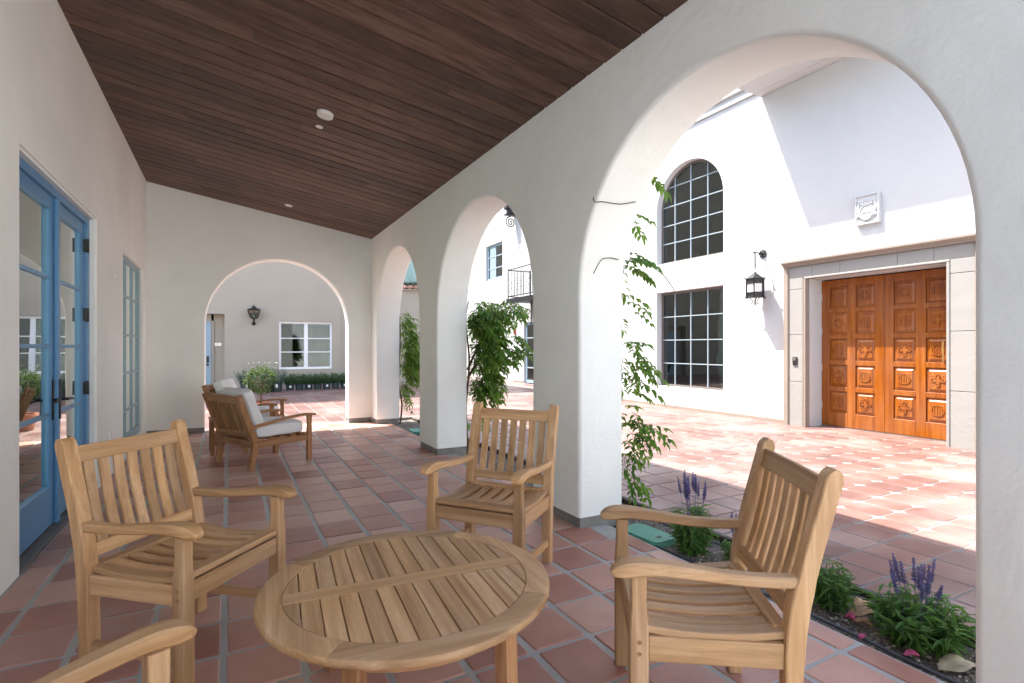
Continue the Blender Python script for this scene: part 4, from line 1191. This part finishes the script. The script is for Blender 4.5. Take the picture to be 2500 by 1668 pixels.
def make_lounge(label):
    t = thing('lounge_chair', label, 'lounge chair', group='cushioned lounge chairs near the end arch')
    W = .335
    LB_ = lambda z: -.30 - .012 - max(0, z-.28)*.36 + max(0, .28-z)*(-.18)
    for sx in (-1, 1):
        zs = [0, .14, .28, .40, .55, .70, .785]
        pts = catmull([(sx*W, LB_(z) , z) for z in zs], 2)
        MB().sweep(pts, .045, .062, (1, 0, 0), .2).build('leg', 'oiled_z', t, True)
        MB().sweep([(sx*W, .325, z) for z in (0, .22, .34, .42, .505)], [.045, .045, .045, .042, .040], [.056, .056, .050, .046, .056], (1, 0, 0), .2).build('leg', 'oiled_z', t)
        P = [(sx*W, -.345, .445), (sx*W, -.20, .468), (sx*W, 0, .498), (sx*W, .20, .518), (sx*W, .32, .519), (sx*W, .38, .512), (sx*W, .395, .508)]
        pts = catmull(P, 3); n = len(pts)
        MB().sweep(pts, [lerp(.046, .068, min(1, k/(n*.6))) for k in range(n)], [.026 if k < n-2 else (.022, .012)[k-n+2] for k in range(n)], (1, 0, 0), .35).build('arm', 'oiled_y', t, True)
        MB().box(sx*W-.016, sx*W+.016, -.29, .297, .225, .295, .003).build('side_rail', 'oiled_y', t)
        for z, y in ((.26, .325), (.12, LB_(.12)), (.26, LB_(.26)), (.745, LB_(.745))):
            MB().lathe([(.006, 0), (.005, .002)], (sx*(W+.0225)-(.002 if sx < 0 else 0), y, z), 8, axis=0).build('bolt', 'steel', t)
    MB().box(-W+.0225, W-.0225, .300, .335, .225, .295, .003).build('front_rail', 'oiled_x', t)
    MB().box(-W+.0225, W-.0225, -.335, -.305, .225, .295, .003).build('rear_rail', 'oiled_x', t)
    for k in range(5):
        y = -.24+.125*k; MB().box(-W+.02, W-.02, y-.035, y+.035, .296, .312, .002).build('seat_slat', 'oiled_x', t)
    MB().sweep([(-W+.0225, LB_(.74), .74), (0, LB_(.74), .74), (W-.0225, LB_(.74), .74)], .030, .085, (0, -.94, -.34), .2).build('top_rail', 'oiled_x', t)
    MB().sweep([(-W+.0225, LB_(.36), .36), (0, LB_(.36), .36), (W-.0225, LB_(.36), .36)], .028, .070, (0, -.94, -.34), .2).build('lower_rail', 'oiled_x', t)
    for k in range(9):
        x = (k-4)*.064
        MB().sweep([(x, LB_(.392), .392), (x, LB_(.54), .54), (x, LB_(.70), .70)], .036, .014, (1, 0, 0), .3).build('back_slat', 'oiled_z', t)
    puffy(-W+.03, W-.03, -.285, .298, .313, .455, .016, 1).build('seat_cushion', 'cushion', t, True)
    c = puffy(-W+.035, W-.035, -.24, .23, -.06, .06, .022, 5)
    rot = Matrix.Rotation(R(110), 4, 'X')
    c.v = [rot @ v + Vector((0, -.292, .615)) for v in c.v]
    c.build('back_cushion', 'cushion', t, True)
    return t
lc = make_lounge('cushioned teak lounge chair seen from behind, nearer of the two')
lc.location = (.372, 6.575, .0012); lc.rotation_euler = (0, 0, face(.89, .46))
l2_ = copy_tree(lc); l2_['label'] = 'cushioned teak lounge chair half hidden behind the nearer one'
l2_.location = (.29, 8.16, .0012); l2_.rotation_euler = (0, 0, face(.963, -.27))
st = thing('side_table', 'small square teak side table between the two lounge chairs', 'side table', (.0, 7.37, .0012), R(4))
for k in range(5): MB().box(-.205+.083*k, -.205+.078+.083*k, -.205, .205, .402, .420, .002).build('top_slat', 'oiled_y', st)
for sx in (-1, 1):
    MB().box(sx*.16-.012, sx*.16+.012, -.16, .16, .345, .4015, .002).build('rail', 'oiled_y', st)
    for sy in (-1, 1): MB().sweep([(sx*.178, sy*.178, 0), (sx*.178, sy*.178, .4015)], .042, .042, (1, 0, 0), .2).build('leg', 'oiled_z', st)

# ================================================================ plants
def leaflet(mb, base, d, L, W, up, droop=.15):
    d = Vector(d).normalized(); up = Vector(up); s_ = d.cross(up)
    if s_.length < 1e-4: s_ = Vector((1, 0, 0))
    s_.normalize(); nrm = s_.cross(d).normalized(); b = Vector(base)
    m = b + d*L*.45 + nrm*(-droop*.25*L); e = b + d*L - nrm*droop*L
    l = b + d*L*.42 + s_*W + nrm*W*.35; r = b + d*L*.42 - s_*W + nrm*W*.35
    l2 = b + d*L*.75 + s_*W*.62 + nrm*(W*.2-droop*.5*L); r2 = b + d*L*.75 - s_*W*.62 + nrm*(W*.2-droop*.5*L)
    k = len(mb.v); mb.v += [b, l, l2, e, r2, r, m]
    mb.f += [(k, k+6, k+1), (k+1, k+6, k+2), (k+2, k+6, k+3), (k, k+5, k+6), (k+5, k+4, k+6), (k+4, k+3, k+6)]
def compound(mb, stem, base, d, L, rng, pairs=5, size=.055):
    """wisteria leaf: a drooping stalk with paired leaflets and one at the tip"""
    d = Vector(d).normalized(); p = Vector(base); pts = [p.copy()]; side = d.cross(Vector((0, 0, 1)))
    if side.length < .05: side = Vector((1, 0, 0))
    side.normalize()
    for k in range(pairs):
        d = (d + Vector((0, 0, -.16))).normalized(); p = p + d*L/pairs; pts.append(p.copy())
        for s_ in (-1, 1):
            q = (d*.45 + side*s_ + Vector((0, 0, rng.uniform(-.45, .05)))).normalized()
            leaflet(mb, p, q, size*rng.uniform(.8, 1.25), size*.21, (0, 0, 1), rng.uniform(.1, .35))
    leaflet(mb, p, d + Vector((0, 0, -.1)), size*1.3, size*.24, (0, 0, 1), .2)
    stem.tube(pts, .0016, 3, False)
def vine(label, base, stems, clumps, seed, light=.25, tendrils=(), size=.058):
    rng = random.Random(seed)
    t = thing('wisteria_vine', label, 'vine', base, group='wisteria vines on the arcade piers'); B = Vector(base)
    sm = MB()
    for P in stems:
        pts = catmull([Vector(p)-B for p in P], 6); n = len(pts)
        sm.tube(pts, [lerp(.019, .006, k/n) for k in range(n)], 6)
    sm.build('stem', 'bark', t)
    a, b, tw = MB(), MB(), MB()
    for (c, r, n) in clumps:
        for i in range(n):
            while True:
                q = Vector((rng.uniform(-1, 1), rng.uniform(-1, 1), rng.uniform(-1, 1)))
                if q.length < 1: break
            p = Vector(c)-B + Vector((q.x*r[0], q.y*r[1], q.z*r[2]))
            d = Vector((abs(q.x+.45+rng.uniform(-.5, .5))+.15, q.y-.15+rng.uniform(-.6, .6), rng.uniform(-.9, .35)))
            p.x = max(p.x, 2.60-B.x)
            compound(b if rng.random() < light else a, tw, p, d, rng.uniform(.14, .24), rng, rng.choice((3, 4, 5)), size*rng.uniform(.8, 1.15))
    tag(a.build('foliage', 'wist', t, fix=False), kind='stuff'); tag(b.build('young_foliage', 'wist_light', t, fix=False), kind='stuff'); tag(tw.build('leaf_stalk', 'tendril', t, fix=False), kind='stuff')
    for P in tendrils:
        MB().tube(catmull([Vector(p)-B for p in P], 8), .0035, 5).build('tendril', 'tendril', t)
    return t
# on the pier between the first two arches (its outer face and near edge)
vine('thin wisteria vine with sparse hanging leaves on the nearest pier, with long bare tendrils', (2.62, 3.20, -.05),
     [[(2.62, 3.20, -.05), (2.60, 3.22, .6), (2.625, 3.18, 1.2), (2.60, 3.2, 1.8), (2.61, 3.12, 2.35), (2.62, 2.95, 2.62)]],
     [((2.66, 3.13, 1.95), (.06, .07, .16), 9), ((2.65, 3.13, 1.62), (.05, .07, .16), 5), ((2.67, 3.10, 1.15), (.08, .08, .22), 19), ((2.68, 3.08, .72), (.08, .08, .20), 20), ((2.66, 3.10, .36), (.05, .06, .12), 8), ((2.62, 3.10, 2.33), (.03, .05, .08), 4), ((2.62, 2.90, 2.53), (.02, .03, .04), 2)],
     3, .5,
     [[(2.60, 3.097, 1.926), (2.48, 3.01, 1.92), (2.40, 2.995, 1.92), (2.33, 2.99, 1.905), (2.21, 2.89, 1.837), (2.20, 2.92, 1.787)],
      [(2.60, 3.097, 1.926), (2.72, 3.13, 1.955), (2.80, 3.13, 1.947), (2.88, 3.09, 1.908), (2.90, 2.984, 1.83), (2.90, 2.909, 1.751), (2.90, 2.867, 1.70)],
      [(2.60, 3.097, 1.926), (2.67, 3.16, 1.91), (2.70, 3.20, 1.87), (2.69, 3.23, 1.82), (2.66, 3.25, 1.796)],
      [(2.62, 2.90, 2.34), (2.468, 2.83, 2.286), (2.375, 2.84, 2.265), (2.303, 2.84, 2.261), (2.20, 2.82, 2.253), (2.165, 2.858, 2.257), (2.165, 2.875, 2.289)]], .072)
vine('big bushy wisteria vine spilling into the second arch', (2.63, 6.05, -.05),
     [[(2.63, 6.05, -.05), (2.61, 6.08, .5), (2.63, 6.02, 1.1), (2.60, 6.06, 1.6), (2.62, 6.02, 1.85)], [(2.62, 6.05, 1.0), (2.80, 5.9, 1.5), (2.98, 5.75, 1.85)], [(2.62, 6.04, .9), (2.76, 5.9, 1.2), (2.92, 5.7, 1.35)]],
     [((2.74, 5.90, 1.62), (.17, .22, .27), 130), ((2.78, 5.86, 1.25), (.20, .22, .26), 120), ((2.74, 5.90, .86), (.12, .18, .24), 70), ((3.00, 5.72, 1.78), (.16, .14, .14), 24), ((3.02, 5.66, 1.35), (.14, .12, .17), 20), ((2.70, 5.98, .52), (.07, .1, .10), 10)],
     4, .5, [], .082)
vine('light green wisteria vine on the last pier beside the end wall', (2.62, 8.98, -.05),
     [[(2.62, 8.98, -.05), (2.64, 8.94, .3), (2.60, 9.0, .7), (2.62, 8.97, 1.4), (2.60, 8.98, 2.1)]],
     [((2.74, 8.88, 1.02), (.14, .18, .28), 130), ((2.70, 8.90, 1.40), (.10, .14, .22), 60), ((2.66, 8.93, 1.80), (.06, .10, .20), 24), ((2.66, 8.94, .62), (.06, .08, .12), 14), ((2.65, 8.95, .38), (.05, .06, .06), 5)],
     5, .75, [], .075)

def salvia(label, base, h, spread, nst, nsp, seed, leafsize=.05, spike=(.06, .12)):
    rng = random.Random(seed)
    t = thing('salvia_plant', label, 'plant', base, group='purple salvias in the planting strip')
    fol, stm = MB(), MB()
    for i in range(nst):
        a = rng.uniform(0, 6.28); q = spread*math.sqrt(rng.random()); hh = h*rng.uniform(.45, 1.0)*(1-.22*q/spread)
        p0 = Vector((q*.45*math.cos(a), q*.45*math.sin(a), 0)); p1 = Vector((q*math.cos(a), q*math.sin(a), hh))
        stm.tube([p0, (p0+p1)/2+Vector((0, 0, .02)), p1], .0022, 4, False)
        n = rng.randint(5, 8)
        for k in range(n):
            f = .12+.88*k/(n-1); p = p0.lerp(p1, f); b = a+rng.uniform(-1.6, 1.6)
            for s_ in (0, math.pi):
                d = Vector((math.cos(b+s_), math.sin(b+s_), rng.uniform(-.15, .7)))
                leaflet(fol, p, d, leafsize*rng.uniform(.6, 1.3), leafsize*.13, (0, 0, 1), rng.uniform(.1, .6))
    stm.build('stem', 'stem', t, fix=False)
    tag(fol.build('foliage', 'salvia', t, fix=False), kind='stuff')
    for i in range(nsp):
        a = rng.uniform(0, 6.28); q = spread*.85*math.sqrt(rng.random()); p0 = Vector((q*.5*math.cos(a), q*.5*math.sin(a), h*.5))
        L = rng.uniform(*spike); top = Vector((q*math.cos(a)*1.05, q*math.sin(a)*1.05, h*rng.uniform(.98, 1.12)+L))
        m = MB(); ax = (top-p0).normalized(); m.tube([p0, top], .0016, 4, False)
        nw = int(L/.0075)
        for k in range(nw):
            f = k/nw; c = top - ax*L*(1-f); rr = .019*(1-.62*f)*rng.uniform(.6, 1.25)
            for j in range(6):
                an = 2*math.pi*j/6 + k*.5 + rng.uniform(-.3, .3); d = Vector((math.cos(an), math.sin(an), .55)).normalized()
                b = c; e = c + d*rr; s_ = Vector((-math.sin(an), math.cos(an), 0))*.0042
                x = len(m.v); m.v += [b, e*.45+b*.55+s_, e, e*.45+b*.55-s_, (b+e)/2+Vector((0, 0, .0042))]
                m.f += [(x, x+1, x+4), (x+1, x+2, x+4), (x+2, x+3, x+4), (x+3, x, x+4)]
        m.build('flower_spike', 'floret', t, fix=False)
    return t
salvia('upright purple salvia by the green valve lid, its spikes tallest and thickest', (2.655, 2.46, -.055), .36, .12, 70, 14, 1, .062, (.09, .14))
salvia('purple salvia glimpsed between the right armchair and the timber edging', (2.80, 2.26, -.055), .19, .07, 14, 3, 2, .045, (.08, .12))
salvia('leafy salvia half hidden behind the right armchair, without visible flowers', (2.735, 1.62, -.055), .26, .11, 40, 0, 3, .06)
salvia('wide purple salvia nearest the right-hand pier, among dry leaves', (2.745, 1.235, -.055), .23, .185, 95, 14, 4, .066, (.07, .125))
salvia('small purple salvia by the far valve lid in the third arch', (2.66, 7.55, -.055), .30, .11, 30, 9, 6, .05, (.08, .12))
# valve lids
def valve(label, x, y, rz, w=.21, l=.36):
    t = thing('valve_box', label, 'valve box', (x, y, -.05), rz)
    P = []
    for cx, cy, a0 in ((w/2-.05, l/2-.05, 0), (-w/2+.05, l/2-.05, 90), (-w/2+.05, -l/2+.05, 180), (w/2-.05, -l/2+.05, 270)):
        P += [(cx+.05*math.cos(R(a0+18*k)), cy+.05*math.sin(R(a0+18*k))) for k in range(6)]
    MB().prism([(p*1.05, q*1.03) for p, q in P], -.08, .030, axis=2).build('box', 'valve', t)
    MB().prism(P, .0305, .042, axis=2).build('lid', 'valve', t)
    MB().lathe([(.016, .0425), (.016, .046)], (0, -l*.3, 0), 10).build('bolt', 'black', t)
valve('green plastic valve box lid beside the upright salvia', 2.575, 2.80, R(3))
valve('green plastic valve box lid in the soil of the third arch', 2.60, 7.95, R(-4))
# drip lines
tag(MB().tube(catmull([(2.52, .4, -.030), (2.512, 1.06, -.033), (2.517, 1.4, -.028), (2.525, 1.9, -.035), (2.50, 2.45, -.03), (2.49, 3.0, -.036), (2.62, 3.5, -.045), (2.64, 5.0, -.045)], 10), .0085, 8).build('drip_hose', 'hose', smooth=True), 'dark grey drip hose along the tiled edge of the planting strip', 'hose')
tag(MB().tube(catmull([(2.86, .4, -.03), (2.87, 1.0, -.028), (2.89, 1.35, -.035), (2.86, 1.75, -.03), (2.885, 2.4, -.03), (2.88, 2.9, -.038), (2.83, 3.6, -.04), (2.86, 5.0, -.04)], 10), .0085, 8).build('drip_hose', 'hose', smooth=True), 'dark grey drip hose along the timber edging of the planting strip', 'hose')
# fallen leaves and petals
def dead_leaf(label, x, y, L, W, rz, mat, curl=.35, z=-.035, cat='leaf', name='fallen_leaf', rx=0.0):
    n, m = 9, 5; mb = MB()
    for i in range(n):
        u = i/(n-1); w = W*math.sin(math.pi*min(.985, .02+u*.96))**.8
        for k in range(m):
            v = k/(m-1)*2-1
            mb.v.append(Vector((v*w, (u-.5)*L, curl*w*v*v + .06*L*math.sin(u*5)+.012*mnoise.noise((u*6, v*3, x*9)))))
    for i in range(n-1):
        for k in range(m-1): mb.f.append((i*m+k, i*m+k+1, (i+1)*m+k+1, (i+1)*m+k))
    o = mb.build(name, mat, smooth=True, fix=False); o.location = (x, y, z); o.rotation_euler = (rx, 0, rz)
    sol = o.modifiers.new('thickness', 'SOLIDIFY'); sol.thickness = .0012
    return tag(o, label, cat, 'fallen leaves and petals on the planting strip')
dead_leaf('large curled tan dry leaf left of the wide salvia', 2.75, 1.475, .15, .045, R(60), 'dry', .5)
dead_leaf('rust-brown dry leaf behind the large tan one', 2.845, 1.53, .12, .035, R(100), 'dry', .6, -.03)
dead_leaf('small shrivelled brown leaf in front of the large tan one', 2.665, 1.43, .09, .022, R(20), 'dry', .9)
dead_leaf('broad pale straw-coloured leaf at the foot of the right-hand pier', 2.66, 1.055, .17, .05, R(70), 'dry_pale', .2)
dead_leaf('crumpled magenta petal beside the dry leaves', 2.672, 1.492, .05, .022, R(10), 'petal', .8, -.038, 'petal', 'fallen_petal')
dead_leaf('pink petal lying over the drip hose nearest the right-hand pier', 2.535, 1.165, .055, .022, R(40), 'petal', .5, -.012, 'petal', 'fallen_petal')
dead_leaf('small pink petal on the tile edge beside the drip hose', 2.505, 1.345, .035, .014, R(80), 'petal', .4, -.014, 'petal', 'fallen_petal')

# potted plants along the far wall
def pot_plant(label, x, y, r, hp, hl, seed, mat, blades, group, spread=1.25):
    rng = random.Random(seed)
    t = thing('potted_plant', label, 'potted plant', (x, y, 0.0015), group=group)
    MB().lathe([(r*.78, 0), (r*.95, hp*.9), (r, hp*.9), (r, hp), (r*.9, hp), (r*.88, hp*.9)], n=16).build('pot', 'pot', t, True)
    mb = MB()
    for i in range(blades):
        a = rng.uniform(0, 6.28); q = r*.85*math.sqrt(rng.random()); L = hl*rng.uniform(.45, 1.0)
        p = Vector((q*math.cos(a), q*math.sin(a), hp*.86)); d = Vector((math.cos(a)*spread*.35*q/r, math.sin(a)*spread*.35*q/r, 1)).normalized()
        for k in range(6):
            c = p + d*L*(k+1)/6; b = rng.uniform(0, 6.28)
            leaflet(mb, c-d*.02, d*.9+Vector((math.cos(b), math.sin(b), 0))*.7, rng.uniform(.05, .09), .010, (math.sin(b), -math.cos(b), .3), .1)
    tag(mb.build('foliage', mat, t, fix=False), kind='stuff')
    if seed % 2 == 0: MB().box(-.03, .03, -r-.004, -r+.004, hp*.45, hp*.8, .002).build('tag', 'tagw', t)
    return t
ORD = ['first', 'second', 'third', 'fourth', 'fifth', 'sixth', 'seventh', 'eighth']
for k in range(7):
    pot_plant('dark green potted grass below the far window, %s pot from the left of its row' % ORD[k], 1.62+.262*k, 17.05-.02*(k % 2), .122, .17, .36, 20+k, 'hedge', 95, 'dark potted grasses lined up below the far window', 2.6)
for k, (x, y, s_) in enumerate(((.47, 16.8, 1.0), (.86, 16.5, 1.1), (1.22, 16.75, 1.0))):
    pot_plant(['grey-green potted shrub nearest the far door, left of its group', 'grey-green potted shrub in the middle of the far group', 'grey-green potted shrub right of its group, behind the little topiary tree'][k], x, y, .19*s_, .27, .46, 40+k, 'lav', 70, 'grey-green potted shrubs by the far wall', 1.8)
# little topiary tree
tt = thing('topiary_tree', 'small round-headed tree in a clay pot beyond the lounge chairs', 'tree', (.52, 10.75, 0.0015))
MB().lathe([(.13, 0), (.17, .22), (.185, .22), (.185, .26), (.16, .26), (.155, .235), (.02, .232)], n=20).build('pot', 'clay', tt, True)
mb = MB().tube(catmull([(0, 0, .22), (.012, 0, .34), (-.006, .004, .46), (.004, 0, .56)], 5), [.017]*11+[.014]*5, 8)
for k in range(9):
    a = k*2.4; mb.tube([(.0, 0, .50), (.10*math.cos(a), .10*math.sin(a), .58+.02*k), (.2*math.cos(a), .2*math.sin(a), .60+.035*k)], [.008, .006, .003], 5)
mb.build('trunk', 'bark', tt, True)
rng = random.Random(8); mb = MB()
for i in range(620):
    q = Vector((rng.gauss(0, 1), rng.gauss(0, 1), rng.gauss(0, 1))).normalized(); rr = rng.uniform(.35, 1.0)**.5
    p = Vector((q.x*.27, q.y*.27, q.z*.235))*rr*(1+.18*mnoise.noise(q*2.2)) + Vector((0, 0, .68))
    for j in range(3):
        d = q + Vector((rng.uniform(-1, 1), rng.uniform(-1, 1), rng.uniform(-.4, .9)))
        leaflet(mb, p, d, rng.uniform(.035, .06), .010, (0, 0, 1), .15)
for i in range(9):
    a = rng.uniform(0, 6.28); b = Vector((.2*math.cos(a), .2*math.sin(a), .80)); d = Vector((math.cos(a)*.5, math.sin(a)*.5, 1))
    for k in range(7):
        p = b+d*.03*k; c = k*2.4; leaflet(mb, p, Vector((math.cos(c), math.sin(c), .8)), .045, .009, (0, 0, 1), .1)
tag(mb.build('crown', 'olive', tt, fix=False), kind='stuff')
